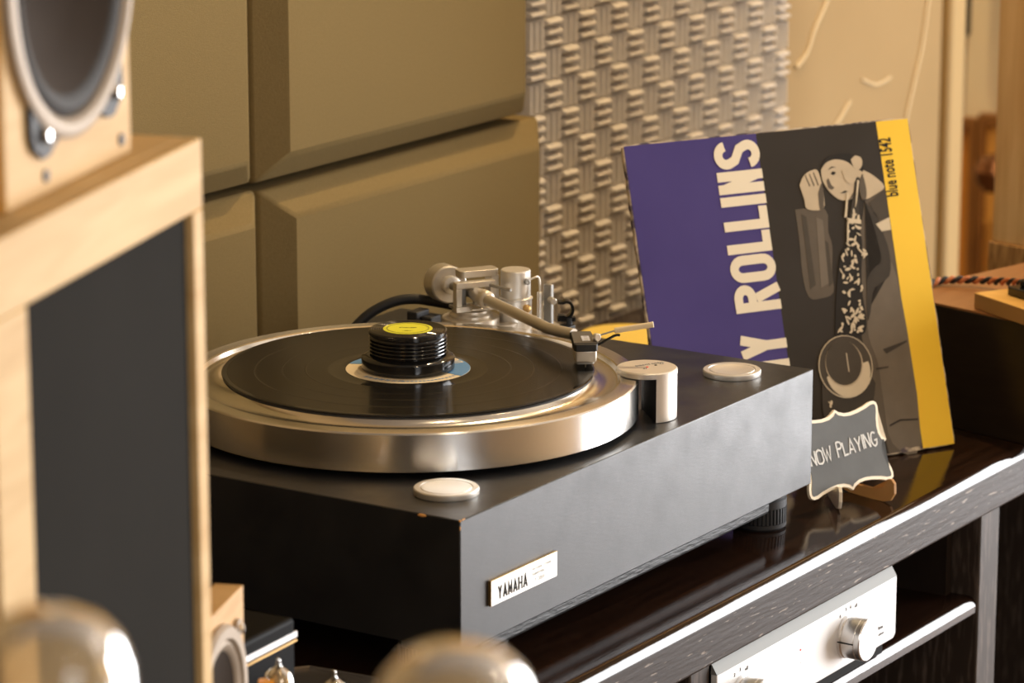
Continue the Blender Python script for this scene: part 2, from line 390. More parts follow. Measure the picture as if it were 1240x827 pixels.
rv, rh = ridge_block(True), ridge_block(False)
ob('foam_backing', box(BM(), (FX, .606, FZ0 - 9 * CELL), (x_end, WY, FZ0 + 6 * CELL)), M_foam, fo)
for i in range(18):
    for j in range(-9, 6):
        x = FX + (i + .5) * CELL
        if x > x_end - .01: continue
        vert = (i + j) % 2 == 1
        o = bpy.data.objects.new('ridge_block', rv if vert else rh); link(o, fo)
        o.location = (x, .607, FZ0 + (j + .5) * CELL)

# ------------------------------------------------------------------ cabinet
ZC = -.135
cb = thing('media_cabinet', 'dark glossy wooden cabinet with a rounded front edge, carrying the turntable', 'cabinet', (.5, .2, FZ))
def edge_board(x0, x1, y0, y1, z0, z1, rad):
    pts = [(y1, z1), (y1, z0), (y0 + rad * .4, z0), (y0, z0 + rad * .4)]
    pts += [(y0 - .0052, z0 + rad * .4), (y0 - .0052, z1 - .0075), (y0 - .0034, z1 - .0040), (y0 - .0016, z1 - .0018), (y0 + .0012, z1 - .0002), (y0 + .0030, z1)] if rad == .013 else [(y0 + rad - rad * cos(R(a)), z1 - rad + rad * sin(R(a))) for a in range(0, 91, 15)]
    bm = BM(); A = [bm.verts.new((x0, y, z)) for y, z in pts]; B = [bm.verts.new((x1, y, z)) for y, z in pts]; n = len(pts)
    for i in range(n): bm.faces.new((A[i], A[(i + 1) % n], B[(i + 1) % n], B[i]))
    bm.faces.new(A[::-1]); bm.faces.new(B); bmesh.ops.recalc_face_normals(bm, faces=bm.faces); return bm
ob('top_board', edge_board(-.62, 1.34, -.050, .544, -.180, ZC, .013), M_cab, cb)
ob('front_rail', box(BM(), (-.62, -.0555, -.1805), (1.34, -.0495, -.1427)), M_cabf, cb, bevel=.0025)
ob('upright', box(BM(), (.256, -.048, FZ), (.288, .524, -.1805)), M_cabv, cb, bevel=.002)
ob('upright', box(BM(), (.789, -.048, FZ), (.830, .524, -.1805)), M_cabv, cb, bevel=.002)
ob('upright', box(BM(), (-.62, -.048, FZ), (-.58, .524, -.1805)), M_cabv, cb, bevel=.002)
ob('upright', box(BM(), (1.30, -.048, FZ), (1.34, .524, -.1805)), M_cabv, cb, bevel=.002)
ob('back_board', box(BM(), (-.62, .525, FZ), (1.34, .54, -.1805)), M_cabin, cb)
ob('shelf', edge_board(.288, .789, -.046, .524, -.280, -.262, .009), M_cab, cb)
ob('bottom_board', box(BM(), (-.58, -.04, FZ + .03), (1.30, .524, FZ + .06)), M_cabin, cb)
# strips that carry the shelf
ob('side_lining', box(BM(), (.777, -.02, -.262), (.7885, .52, -.1805)), M_cabin, cb)

# ------------------------------------------------------------------ silver preamplifier on the shelf
pa = thing('preamplifier', 'silver preamplifier with a large round knob, on the cabinet shelf', 'amplifier', (.45, .1, -.262))
FY = -.054
def rr_poly(x0, x1, y0, y1, rad, n=4):
    o = []
    for cx, cy, a in ((x1 - rad, y0 + rad, -90), (x1 - rad, y1 - rad, 0), (x0 + rad, y1 - rad, 90), (x0 + rad, y0 + rad, 180)):
        o += arc(cx, cy, rad, rad, a, a + 90, n)
    return o
Mf = frame((0, FY + .006, 0), (1, 0, 0), (0, 0, 1))        # u = x, v = z, out = -y
ob('faceplate', prism(BM(), [(.289, -.1925), (.289, -.2445), (.293, -.2485), (.603, -.2485), (.607, -.2445), (.607, -.1925)], 0, .006, Mf), M_face, pa, bevel=.0008)
ob('top_chamfer', prism(BM(), [(FY, -.1925), (FY + .0055, -.1835), (FY + .006, -.1925)], .289, .607, Matrix(((0, 0, 1, 0), (1, 0, 0, 0), (0, 1, 0, 0), (0, 0, 0, 1)))), M_chamf_shade, pa)
ob('casing', box(BM(), (.296, FY + .006, -.250), (.600, .24, -.186)), M_amp, pa, bevel=.001)
ob('foot_rail', box(BM(), (.30, FY + .008, -.262), (.598, .22, -.250)), M_amp, pa)
def knob(cx, cz, rad, ln):
    M = along((cx, FY, cz), (0, -1, 0))
    k = ob('knob', lathe(BM(), [(0, 0), (rad * 1.02, 0), (rad * 1.02, ln * .12), (rad * .97, ln * .16), (rad, ln * .2), (rad, ln * .72),
                                (rad * .985, ln * .74), (rad, ln * .76), (rad, ln * .95), (rad * .95, ln), (0, ln)], M, 48), M_knob, pa)
    ob('pointer_line', box(BM(), (cx - rad - .0004, FY - ln * .74, cz - .0006), (cx - rad + .0008, FY - ln * .05, cz + .0006)), M_ink, k)
knob(.513, -.2215, .0185, .0215)
knob(.330, -.2225, .0185, .0215)
def tx(s, x, z, size, **k): return text_mesh(s, size, frame((x, FY - .0003, z), (1, 0, 0), (0, 0, 1)), .0002, **k)
bm = tx('MC 501 Nova', .552, -.2330, .0052); merge(bm, tx('preamp · phono selector', .552, -.2385, .0032))
for s, x, z in (('4', .4995, -.2020), ('5', .5105, -.1985), ('6', .5185, -.1985), ('off', .5270, -.2000), ('1', .3075, -.2075), ('2', .3165, -.2015), ('3', .3255, -.1995), ('off', .3350, -.2015), ('.', .43, -.222)):
    merge(bm, tx(s, x, z, .0045))
ob('panel_lettering', bm, mat('panel_ink', (.25, .25, .25), .7, spec=.05), pa)
ob('indicator', cyl(BM(), (.430, FY + .001, -.2105), (.430, FY - .0005, -.2105), .0009, 10), M_red, pa)

# ------------------------------------------------------------------ turntable
LX = .545; DY = .43; H = .102
tt = thing('turntable', 'large black turntable with a polished metal platter, on the dark cabinet', 'turntable', (.27, .2, ZC))
ob('plinth', box(BM(), (0, 0, -H), (LX, DY, 0)), M_plinth, tt, bevel=.0009, segs=2)
ob('sub_base', box(BM(), (.035, .006, -.1145), (LX - .062, DY - .04, -H + .001)), M_sub, tt, bevel=.003)
for x, y in ((.508, .029), (.045, .06), (.508, .37), (.045, .37)):
    bm = BM(); lathe(bm, [(0, 0), (.0205, 0), (.0225, .002), (.0225, .0055), (.021, .006), (.021, .019), (.0225, .0195), (.0225, .026), (.021, .0275), (.021, .034), (0, .034)], Matrix.Translation((x, y, ZC)), 40)
    ft = ob('foot', bm, M_rub, tt)
    bm = BM()
    for k in range(40):
        a = 2 * pi * k / 40
        box(bm, (.0205, -.0009, .006), (.0226, .0009, .0192), Matrix.Translation((x, y, ZC)) @ Matrix.Rotation(a, 4, 'Z'))
    ob('grip_ribs', bm, M_rub, ft)
for x, y in ((.0549, .0491), (LX - .0549, .0491)):
    bm = lathe(BM(), [(0, .0002), (.0246, .0002), (.0248, .001), (.0248, .0042), (.0242, .0050), (.0202, .0050), (.0198, .0044), (.0194, .0044), (.0190, .0050), (.0175, .0050), (.0160, .0046), (0, .0045)], Matrix.Translation((x, y, 0)), 64)
    ob('corner_cap', bm, M_satin, tt)
PC = Matrix.Translation((.224, .2001, 0)); PR = .1867
bm = lathe(BM(), [(.05, .006), (PR - .004, .004), (PR, .0055), (PR, .0346), (PR - .0012, .0358), (PR - .0025, .0361), (PR - .0135, .0361)], PC, 128)
pl = ob('platter', bm, M_alu, tt)
ob('platter_rim', lathe(BM(), [(PR - .0135, .0361), (PR - .0150, .0355), (PR - .0170, .0325), (PR - .0200, .0315), (.157, .0322), (.152, .0345), (.150, .0372), (.05, .0372)], PC, 128), M_alur, pl)
ob('mat', lathe(BM(), [(0, .0372), (.149, .0372), (.149, .0385), (.147, .0390), (0, .0390)], PC, 96), M_rub, pl)
bm = lathe(BM(), [(0, 0), (.004, 0), (.004, .0018), (.002, .0024), (0, .0026)], Matrix.Translation((.224 + .1705 * cos(R(-103)), .2001 + .1705 * sin(R(-103)), .0312)), 16)
ob('balance_screw', bm, M_chrome, pl)
# motor start column, cut away where the platter runs
mx, my, mr = .331, .039, .0247
tower = ob('start_column', lathe(BM(), [(mr - .0015, .0003), (mr, .0005), (mr, .0395)], Matrix.Translation((mx, my, 0)), 40, R(-131), R(41)), M_satin, tt)
ob('column_cap', lathe(BM(), [(0, .0362), (mr - .001, .0362), (mr + .0002, .0368), (mr + .0002, .0405), (mr - .0008, .0414), (0, .0416)], Matrix.Translation((mx, my, 0)), 64), M_satin, tower)
Mcol = Matrix.Translation((mx, my, 0))
a0, a1 = R(-131), R(41)
bm = prism(BM(), [((mr - .0008) * cos(a0 + (a1 - a0) * k / 16), (mr - .0008) * sin(a0 + (a1 - a0) * k / 16)) for k in range(17)] , .0004, .0364, Mcol)
ob('column_core', bm, M_black, tower)
q1 = Vector((.5435, -.8394, 0)); q2 = Vector((.8394, .5435, 0))
Mt = frame(Vector((mx, my, .04175)), q1 * .93 + q2 * .37, q2 * .93 - q1 * .37)
bm = text_mesh('DIRECT DRIVE', .0042, frame(Mt @ Vector((-.008, .003, 0)), q1 * .86 + q2 * .5, q2 * .86 - q1 * .5), .0001)
for s, a, b in (('33', -.006, -.006), ('45', .013, .004)): merge(bm, text_mesh(s, .0036, frame(Mt @ Vector((a, b, 0)), q1, q2), .0001))
ob('column_lettering', bm, M_inkg, tower)
for mm_, a, b in ((M_red, -.0005, -.002), (M_ink, .0085, .0015)):
    p = Mt @ Vector((a, b, 0)); ob('indicator', cyl(BM(), p - Vector((0, 0, .001)), p + Vector((0, 0, .0002)), .0011, 10), mm_, tower)
# badge
bd = ob('badge', box(BM(), (.0375, -.0026, -.0755), (.129, .0, -.0560)), M_badge, tt, bevel=.0003)
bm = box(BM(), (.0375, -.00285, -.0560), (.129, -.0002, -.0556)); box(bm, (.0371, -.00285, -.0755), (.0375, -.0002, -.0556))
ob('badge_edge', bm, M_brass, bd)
Mb = frame((0, -.0026, 0), (1, 0, 0), (0, 0, 1)); bm = BM()
for k, ch in enumerate('YAMAHA'):
    x = .0465 + k * .0070
    for pts, cl in glyph(ch, .2): ribbon(bm, [(x + p[0] * .0053, -.0722 + p[1] * .0102) for p in pts], .0012, 0, .0004, Mb, cl)
ob('badge_lettering', bm, M_ink, bd)
bm = BM()
for k, s in enumerate(('NATURAL SOUND', 'TURNTABLE', 'GT-2000')):
    merge(bm, text_mesh(s, (.0034, .0034, .0050)[k], frame((.0935, -.0027, (-.0625, -.0667, -.0722)[k]), (1, 0, 0), (0, 0, 1)), .0001))
ob('badge_small_lettering', bm, M_inkl, bd)
# worn corners where bare wood shows
bm = BM()
for c, s in (((.0, .0335, -.0012), (.0016, .0048, .0016)), ((.0002, .0002, -.0005), (.0012, .0012, .0012)), ((.0002, .0002, -.006), (.0007, .0007, .002)), ((.0045, .0001, -.0002), (.003, .0006, .0006))):
    g = bmesh.ops.create_icosphere(bm, subdivisions=1, radius=1)
    for v in g['verts']: v.co = Vector((v.co[i] * s[i] * random.uniform(.7, 1.1) + c[i] for i in range(3)))
ob('chipped_edge', bm, M_chip, tt)

# ---- tonearm (parts of the turntable)
O = Vector((.4415, .2836, 0)); a = Vector((-.554, -.8325, 0)); s = Vector((.8325, -.554, 0)); Z = Vector((0, 0, 1))
A = frame(O, s, a, Vector((0, 0, 1)).normalized()); A = Matrix((s, a, Z)).transposed().to_4x4(); A.translation = O
AP = lambda x, y, z: A @ Vector((x, y, z))
# grey arm board the base stands on
bm = prism(BM(), rr_poly(-.045, .085, -.040, .045, .012), .0004, .0145, A); ab = ob('arm_board', bm, M_armdark, tt, bevel=.001)
bm = prism(BM(), rr_poly(-.044, .084, -.039, .044, .012), .0145, .0162, A); ob('arm_board_top', bm, M_arm, ab)
base = ob('arm_base', lathe(BM(), [(0, .016), (.022, .016), (.022, .0235), (.0245, .024), (.0252, .0248), (.0252, .0305), (.0245, .0312), (.019, .0315), (.019, .0335), (.0165, .0355), (.0165, .0375), (0, .0378)], Matrix.Translation(O), 64), M_arm, tt)
ob('collar_clamp', prism(BM(), [(.004, .012), (.024, .016), (.034, .012), (.050, -.004), (.054, -.004), (.040, .018), (.028, .027), (.008, .026)], .0165, .0262, A), M_arm, base, bevel=.0006)
# gimbal frame: a square ring the tube passes through
gf = BM(); y0, y1 = .004, .012
box(gf, (-.0185, y0, .0375), (.0185, y1, .0425), A); box(gf, (-.0185, y0, .0585), (.0185, y1, .0640), A)
box(gf, (-.0185, y0, .0425), (-.0130, y1, .0585), A); box(gf, (.0138, y0, .0425), (.0185, y1, .0585), A)
gim = ob('gimbal_frame', gf, M_arm, tt, bevel=.0005)
bm = box(BM(), (-.0160, -.012, .0378), (.0160, .003, .0405), A); box(bm, (-.0120, -.012, .0405), (-.0050, .002, .0580), A)
ob('gimbal_block', bm, M_armdark, gim, bevel=.0005)
# top bracket and right leg
bm = prism(BM(), rr_poly(-.010, .0265, -.014, .002, .004), .0655, .0715, A); box(bm, (.0195, -.014, .0360), (.0265, .001, .0660), A)
ob('pivot_bracket', bm, M_arm, tt, bevel=.0006)
bm = cyl(BM(), AP(-.001, .014, .0440), AP(-.001, .014, .0580), .0030, 16, .0004); cyl(bm, AP(-.001, .014, .050), AP(-.001, .014, .0585), .0036, 16, .0006)
pk = ob('pivot_screw', bm, M_armdark, gim)
bm = box(BM(), (-.006, .010, .0395), (.011, .018, .0415), A); box(bm, (.0065, .010, .0415), (.011, .018, .0480), A)
ob('weight_cradle', bm, M_arm, gim, bevel=.0004)
ob('side_rod', cyl(BM(), AP(.013, .010, .0600), AP(.0235, .034, .0590), .0015, 12, .0003), M_armdark, gim)
# counterweight
cw = ob('counterweight', lathe(BM(), [(0, 0), (.0155, 0), (.0168, .0012), (.0168, .020), (.0158, .0212), (0, .0212)], along(AP(-.001, -.046, .0495), -a + Vector((0, 0, -.06))), 48), M_arm, tt)
ob('weight_hub', lathe(BM(), [(0, 0), (.006, 0), (.0082, .0012), (.0082, .012), (0, .012)], along(AP(-.001, -.038, .0500), -a), 32), M_satin, cw)
ob('rear_weight', lathe(BM(), [(0, 0), (.0095, 0), (.0095, .016), (.0085, .0172), (0, .0172)], along(AP(-.001, -.067, .0483), -a + Vector((0, 0, -.06))), 40), M_armdark, cw)
ob('weight_stub', cyl(BM(), AP(-.001, .008, .0520), AP(-.001, -.048, .0497), .0038, 20), M_armdark, cw)
# lift tower
lt = ob('lift_tower', lathe(BM(), [(0, .0162), (.0142, .0162), (.0142, .0445), (.0150, .0450), (.0150, .0462), (.0132, .0470), (.0132, .0700), (.0124, .0710), (0, .0712)], Matrix.Translation((.4700, .2555, 0)), 48), M_satin, tt)
ob('tower_pin', lathe(BM(), [(0, 0), (.0028, 0), (.0028, .0016), (.0014, .0020), (0, .0014)], along(Vector((.4700, .2555, .0620)) + Vector((-.42, -.90, 0)) * .0129 + Vector((.0025, -.002, 0)), (-.42, -.90, 0)), 20), M_armdark, lt)
ob('tower_knob', lathe(BM(), [(0, 0), (.0035, 0), (.0035, .003), (.0022, .0045), (0, .005)], along(Vector((.4700, .2555, .0385)) + Vector((-.30, -.95, 0)) * .014, (-.30, -.95, 0)), 20), M_brass, lt)
wp = smooth_path([(.4670, .2425, .0622), (.4730, .2380, .0650), (.4777, .2370, .0648), (.4778, .2355, .0600), (.4768, .2345, .0490)], 5)
ob('lift_wire', tube(BM(), wp, .0009, 8), M_arm, lt)
ob('lift_post', cyl(BM(), (.4768, .2345, .0162), (.4768, .2345, .0520), .0026, 16, .0004), M_satin, lt)
ob('lift_lever', box(BM(), (.4805, .2255, .0162), (.4855, .2335, .0585)), M_armdark, lt, bevel=.001)
ob('lever_knob', cyl(BM(), (.4800, .2260, .0455), (.4750, .2190, .0455), .0030, 16, .0005), M_arm, lt)
# arm tube
tp = [AP(0, .006, .0528), AP(0, .05, .0535), AP(0, .10, .0545), AP(0, .150, .0556), Vector((.3475, .1440, .0565)), Vector((.3400, .1260, .0575)), Vector((.3360, .1120, .0580))]
at_ = ob('arm_tube', tube(BM(), smooth_path(tp, 6), .0048, 20), M_arm, tt)
ob('tube_ferrule', lathe(BM(), [(0, 0), (.0052, 0), (.0062, .004), (.0072, .016), (.0078, .020), (.0078, .028), (.0066, .030), (.0050, .031)], along(AP(0, .008, .0528), a + Vector((0, 0, .012))), 32), M_arm, at_)
# headshell, pointing at the camera
P0 = Vector((.309, .0845, 0)); c = Vector((-.805, -.594, 0)).normalized(); q = Vector((.594, -.805, 0)).normalized()
Hm = Matrix((q, c, Z)).transposed().to_4x4(); Hm.translation = P0
hs = ob('headshell', prism(BM(), [(-.0092, -.036), (.0078, -.036), (.0100, .006), (.0086, .010), (-.0080, .010), (-.0096, .006)], .0548, .0606, Hm), M_black, tt, bevel=.0006)
ob('headshell_top', prism(BM(), [(-.0088, -.035), (.0074, -.035), (.0096, .0055), (-.0092, .0055)], .0606, .0612, Hm), mat('headshell_grey', (.10, .092, .082), .5, .3), hs)
bm = prism(BM(), [(-.0088, -.024), (.0080, -.024), (.0092, .004), (.0085, .008), (-.0080, .008), (-.0088, .004)], .0452, .0549, Hm)
cart = ob('cartridge', bm, M_arm, hs, bevel=.0012)
ob('cartridge_skirt', prism(BM(), [(-.0075, -.022), (.0066, -.022), (.0075, .004), (.0060, .0072), (-.0068, .0072), (-.0075, .004)], .0436, .0453, Hm), M_armdark, cart, bevel=.0004)
ob('stylus', cyl(BM(), Hm @ Vector((0, .004, .0440)), Hm @ Vector((0, .0065, .0410)), .0004, 8), M_chrome, cart)
ob('headshell_label', prism(BM(), rr_poly(-.0020, .0045, -.018, -.001, .0004), .0612, .0614, Hm), mat('headshell_label_paint', (.50, .52, .60), .5), hs)
bm = BM()
for k in range(3): box(bm, (.0000, -.0155 + k * .005, .0614), (.0028, -.0140 + k * .005, .06145), Hm)
ob('headshell_mark', bm, M_armdark, hs)
ob('side_screw', lathe(BM(), [(0, 0), (.0028, 0), (.0032, .0006), (.0032, .004), (.0026, .0046), (0, .0046)], along(Vector((.3165, .0795, .0640)), (-.45, -.89, .05)), 24), M_satin, hs)
ob('screw_bracket', box(BM(), (.0085, -.012, .0570), (.0115, -.004, .0650), Hm), M_arm, hs)
rodA, rodB, rodC = Vector((.3170, .0772, .0650)), Vector((.3263, .0664, .0690)), Vector((.3436, .0415, .0737))
ob('lift_rod', cyl(BM(), rodA, rodB, .0007, 10), M_armdark, hs)
ob('rod_sleeve', cyl(BM(), rodB - (rodC - rodB) * .02, rodC, .0024, 16, .0004), M_cream, hs)
ob('rod_tip', cyl(BM(), rodC - (rodC - rodB) * .02, rodC + (rodC - rodB) * .03, .0026, 16, .0005), M_white, hs)
ob('finger_lift', tube(BM(), smooth_path([(.3120, .0830, .0560), (.3163, .0765, .0580), (.3238, .0678, .0640), (.3262, .0645, .0655), (.3278, .0630, .0652)], 4), [.0011] * 17, 8), M_gloss, hs)
# arm rest with open clip
ar = ob('arm_rest', cyl(BM(), (.5005, .2190, .0162), (.5005, .2190, .0260), .0028, 14), M_black, tt)
Mr = frame((.5010, .2225, .0335), q, Z)
cl = [(.0035 * cos(R(t)) * 1.6, .0042 * sin(R(t)) * 1.7) for t in range(120, -121, -15)]
bm = BM(); ribbon(bm, [(-.0075, .0064)] + cl + [(-.0070, -.0064)], .0026, -.004, .004, Mr)
box(bm, (-.0080, -.0105, -.004), (.0080, -.0070, .004), Mr)
ob('rest_clip', bm, M_gloss, ar)
ob('rest_bracket', box(BM(), (.484, .2140, .0163), (.503, .2260, .0200)), M_black, ar, bevel=.0006)
# thick black arm lead leaving the base
cp = smooth_path([(.4340, .4080, -.0010), (.4398, .4047, .0074), (.4493, .395, .0188), (.4611, .3807, .0275), (.4717, .3656, .0303), (.4831, .3466, .0275), (.4870, .3250, .0245), (.4700, .3060, .0230)], 6)
ob('arm_lead', tube(BM(), cp, .0046, 14), M_black, tt)
bm = box(BM(), (.4360, .3220, .0162), (.4520, .3330, .0255)); box(bm, (.4300, .3330, .0210), (.4500, .3440, .0300)); 
ob('lead_clamp', bm, M_black, tt, bevel=.0012)

# ------------------------------------------------------------------ record and record weight
rc = thing('vinyl_record', 'black vinyl record with a cream and blue label, on the platter', 'record', (.224, .2001, .0390))
ob('disc', lathe(BM(), [(0, .0390), (.1495, .0390), (.1508, .0398), (.1508, .0402), (.1500, .0408), (.1465, .0408)], PC, 128), M_vinyls, rc)
ob('grooves', lathe(BM(), [(.1465, .0408), (.1455, .04065), (.0660, .04065), (.0650, .0407)], PC, 128), M_vinyl, rc)
ob('run_out', lathe(BM(), [(.0650, .0407), (.0640, .0406), (.0520, .0406), (.0515, .0407), (0, .0407)], PC, 96), M_vinyls, rc)
for rad in (.1240, .1020, .0830): ob('track_gap', lathe(BM(), [(rad - .0007, .04066), (rad - .0003, .04075), (rad + .0003, .04075), (rad + .0007, .04066)], PC, 128), M_vinyls, rc)
lb = ob('label', lathe(BM(), [(0, .0408), (.0505, .0408), (.0505, .0409), (0, .0411)], PC, 96), M_cream, rc)
for a0_, a1_ in ((-88, -22), (84, 106)):
    bm = prism(BM(), arc(0, 0, .0503, .0503, a0_, a1_, 14) + [(.034 * cos(R(a1_ - 4)), .034 * sin(R(a1_ - 4))), (.034 * cos(R(a0_ + 4)), .034 * sin(R(a0_ + 4)))], .0409, .0412, PC)
    ob('label_blue_panel', bm, M_blue, lb)
bm = BM()
for k in range(16):
    t = R(-150 + k * 4.2) if k < 10 else R(-108 + (k - 10) * 5)
    rad = .0455
    Mk = PC @ Matrix.Rotation(t + pi / 2, 4, 'Z') @ Matrix.Translation((0, 0, 0))
    p = PC @ Vector((rad * cos(t), rad * sin(t), .0412)); ex = Vector((-sin(t), cos(t), 0))
    box(bm, (-.0011, -.0008, 0), (.0011, .0008, .0001), frame(p, ex, Vector((0, 0, 1)).cross(ex)))
for k in range(7):
    t = R(-195 + k * 7); p = PC @ Vector((.0440 * cos(t), .0440 * sin(t), .0412)); ex = Vector((-sin(t), cos(t), 0)); ey = Z.cross(ex)
    ribbon(bm, [(-.0016, -.002), (-.0006, .002), (.0006, -.002), (.0016, .002)], .0006, 0, .0001, frame(p, ex, ey))
ob('label_lettering', bm, M_blue, lb)
bm = BM()
for k, dx in enumerate((0, .005)):
    t = R(-32 + k * 9); p = PC @ Vector((.0440 * cos(t), .0440 * sin(t), .0413)); ex = Vector((-sin(t), cos(t), 0)); ey = Z.cross(ex)
    ribbon(bm, [(-.002, .0035), (-.002, -.0035), (.002, -.0035), (.002, .0035)][: 4 if k == 0 else 3], .0012, 0, .0001, frame(p, ex, ey))
ob('label_white_mark', bm, M_white, lb)
rw = thing('record_weight', 'black ribbed record weight with a yellow top label, on the record centre', 'record weight', (.224, .2001, .0411))
pr = [(0, .0413), (.0365, .0413), (.0378, .0425), (.0378, .0508), (.0368, .0518), (.0325, .0535)]
for k in range(5):
    z = .0545 + k * .0030
    pr += [(.0292, z - .0008), (.0292, z), (.0312, z + .0003), (.0318, z + .0010), (.0314, z + .0019)]
pr += [(.0306, .0693), (.0306, .0698), (.0316, .0703), (.0316, .0728), (.0306, .0738)]
for rad in (.0290, .0272, .0254, .0236, .0218): pr += [(rad + .0006, .0738), (rad, .0734), (rad - .0006, .0738)]
pr += [(.0205, .0738), (0, .0738)]
ob('weight_body', lathe(BM(), pr, PC, 72), M_gloss, rw)
lw = ob('weight_label', lathe(BM(), [(.0200, .0738), (.0200, .0740), (0, .0741)], PC, 48), M_yel, rw)
bm = lathe(BM(), [(.0172, .0741), (.0172, .0742), (.0166, .0742), (.0166, .0741)], PC, 48)
ex = Vector((.5435, -.8394, 0)); ey = Vector((.8394, .5435, 0))
merge(bm, text_mesh('STABILIZER', .0028, frame(PC @ Vector((0, 0, .0742)) + ey * .001, ex, ey), .0001, align='CENTER'))
merge(bm, text_mesh('- 500 g -', .0024, frame(PC @ Vector((0, 0, .0742)) - ey * .010, ex, ey), .0001, align='CENTER'))
ob('weight_label_ring', bm, M_inkg if False else mat('ink_olive', (.14, .14, .02), .6), lw)

# ------------------------------------------------------------------ record sleeve leaning beside the turntable
BL = Vector((.5612, .1492, -.1328)); S_ = .309
e1 = Vector((.877, -.4802, 0)).normalized(); nb = Vector((-e1.y, e1.x, 0)); ln = R(17.1)
e2 = (Z * cos(ln) + nb * sin(ln)).normalized(); nf = e1.cross(e2)
SM = Matrix((e1 * S_, e2 * S_, nf)).transposed().to_4x4(); SM.translation = BL          # (u, v, out)
sl = thing('record_sleeve', 'violet, black and yellow record sleeve with cream lettering, leaning on edge', 'record sleeve', BL + e1 * S_ * .5)
edge = []
def wob(p, q, n):
    return [(p[0] + (q[0] - p[0]) * i / n + random.uniform(-.0022, .0022) * (0 < i), p[1] + (q[1] - p[1]) * i / n + random.uniform(-.0022, .0022) * (0 < i)) for i in range(n)]
edge = wob((.008, 0), (.985, 0), 30) + [(.996, .004)] + wob((1, .015), (1, .985), 24) + [(.997, .996)] + wob((.985, 1), (.008, 1), 40) + [(.001, .994)] + wob((0, .985), (0, .01), 36)
ob('sleeve_board', prism(BM(), edge, -.004, -.0002, SM), M_card, sl)
def band(name, u0, u1, ma, h=.0, um=.0025, vm=.0035):
    pts = [(u0, vm)] + [(u1, vm)] + [(u1, 1 - vm)] + [(u0, 1 - vm)]
    return ob(name, prism(BM(), pts, -.0003, .0002 + h, SM), ma, sl)
band('violet_band', .004, .4545, M_purple); ph = band('photo_print', .4545, .882, M_photo); yb = band('yellow_band', .882, .9965, M_band)
# cream wear along the bottom corner
ob('worn_edge', prism(BM(), [(.80, .0), (.88, .0), (.875, .012), (.84, .010), (.815, .016), (.80, .008)], .0002, .0005, SM), M_card, sl)
# title, reading upwards; letter tops to the left
TM = Matrix((e2, -e1, nf)).transposed().to_4x4(); TM.translation = BL                  # x up the sleeve, y leftwards
bm = BM(); u_base, u_top = .4575, .3010
spans = {0: None}
word = [('S', .899, .981), ('N', .826, .892), ('I', .789, .8175), ('L', .716, .783), ('L', .648, .711), ('O', .562, .642), ('R', .474, .555), ('Y', .335, .410), ('N', .255, .326), ('N', .175, .246), ('O', .09, .168), ('S', .004, .083)]
for ch, v0, v1 in word:
    wd = (v1 - v0) * S_; hh = (u_base - u_top) * S_
    st = .0088
    k = st / wd
    for pts, cl_ in glyph(ch, k):
        P = [(v0 * S_ + x * wd, -u_base * S_ + y * hh) for x, y in pts]
        ribbon(bm, P, st if ch != 'N' or len(pts) > 2 or abs(pts[0][0] - pts[1][0]) < .01 else st * .86, .0002, .0005, TM, cl_)
ob('title_lettering', bm, M_white, sl)
bm = text_mesh('blue note 1542', .0185, TM @ Matrix.Translation((.766 * S_, -.9235 * S_, .0004)), .0002, .00025, sx=.49)
ob('catalogue_lettering', bm, M_ink, sl)
# the printed picture: a plain generic saxophone player in flat tones
def pic(name, poly, ma, h):
    return ob(name, prism(BM(), poly, .0002, .0002 + h * .00012, SM), ma, ph)
def rnd(poly, n=4):
    P = smooth_path([(x, y, 0) for x, y in list(poly) + [poly[0]]], n)[:-1]; return [(p.x, p.y) for p in P]
pic('picture_sleeve', rnd([(.553, .760), (.657, .752), (.657, .684), (.664, .638), (.650, .561), (.645, .502), (.600, .489), (.557, .497), (.546, .569), (.552, .659)], 3), T_mid, 1)
for k, (a_, b_, w_) in enumerate((((.572, .745), (.566, .53), .016), ((.622, .73), (.604, .53), .022), ((.640, .66), (.632, .53), .012))):
    pic('picture_fold', [(a_[0], a_[1]), (a_[0] + w_, a_[1] - .01), (b_[0] + w_ * 1.3, b_[1]), (b_[0], b_[1] - .01)], (T_coat, T_lite, T_coat)[k], 2)
pic('picture_coat', [(.801, .762), (.8795, .796), (.8795, .003), (.759, .003), (.750, .074), (.737, .163), (.715, .182), (.738, .267), (.722, .357), (.725, .479), (.752, .596), (.771, .675)], T_mid, 1)
pic('picture_coat_light', rnd([(.835, .56), (.8785, .52), (.8785, .02), (.775, .03), (.765, .16), (.765, .27), (.745, .36), (.760, .44), (.79, .48)], 3), T_lite, 2)
pic('picture_coat_shade', rnd([(.801, .762), (.835, .72), (.850, .66), (.862, .60), (.85, .53), (.79, .50), (.765, .43), (.75, .41), (.768, .52), (.80, .56), (.830, .58), (.823, .67)], 3), T_grey, 3)
pic('picture_lapel', [(.815, .757), (.8795, .794), (.8795, .700), (.845, .700), (.828, .72)], T_coat, 3)
pic('picture_collar', [(.828, .690), (.8795, .706), (.8795, .668), (.845, .666)], T_hi, 4)
pic('picture_neck', rnd([(.812, .855), (.844, .836), (.8785, .799), (.842, .779), (.805, .767), (.790, .775), (.790, .825)], 3), T_skin, 3)
pic('picture_hair', rnd([(.664, .880), (.683, .900), (.716, .911), (.760, .911), (.792, .900), (.815, .880), (.806, .850), (.773, .855), (.709, .880)], 3), T_dark, 3)
pic('picture_face', rnd([(.662, .868), (.682, .888), (.717, .896), (.756, .886), (.783, .864), (.808, .848), (.803, .816), (.775, .785), (.745, .771), (.715, .774), (.692, .790), (.674, .812), (.662, .840)], 3), T_skin, 4)
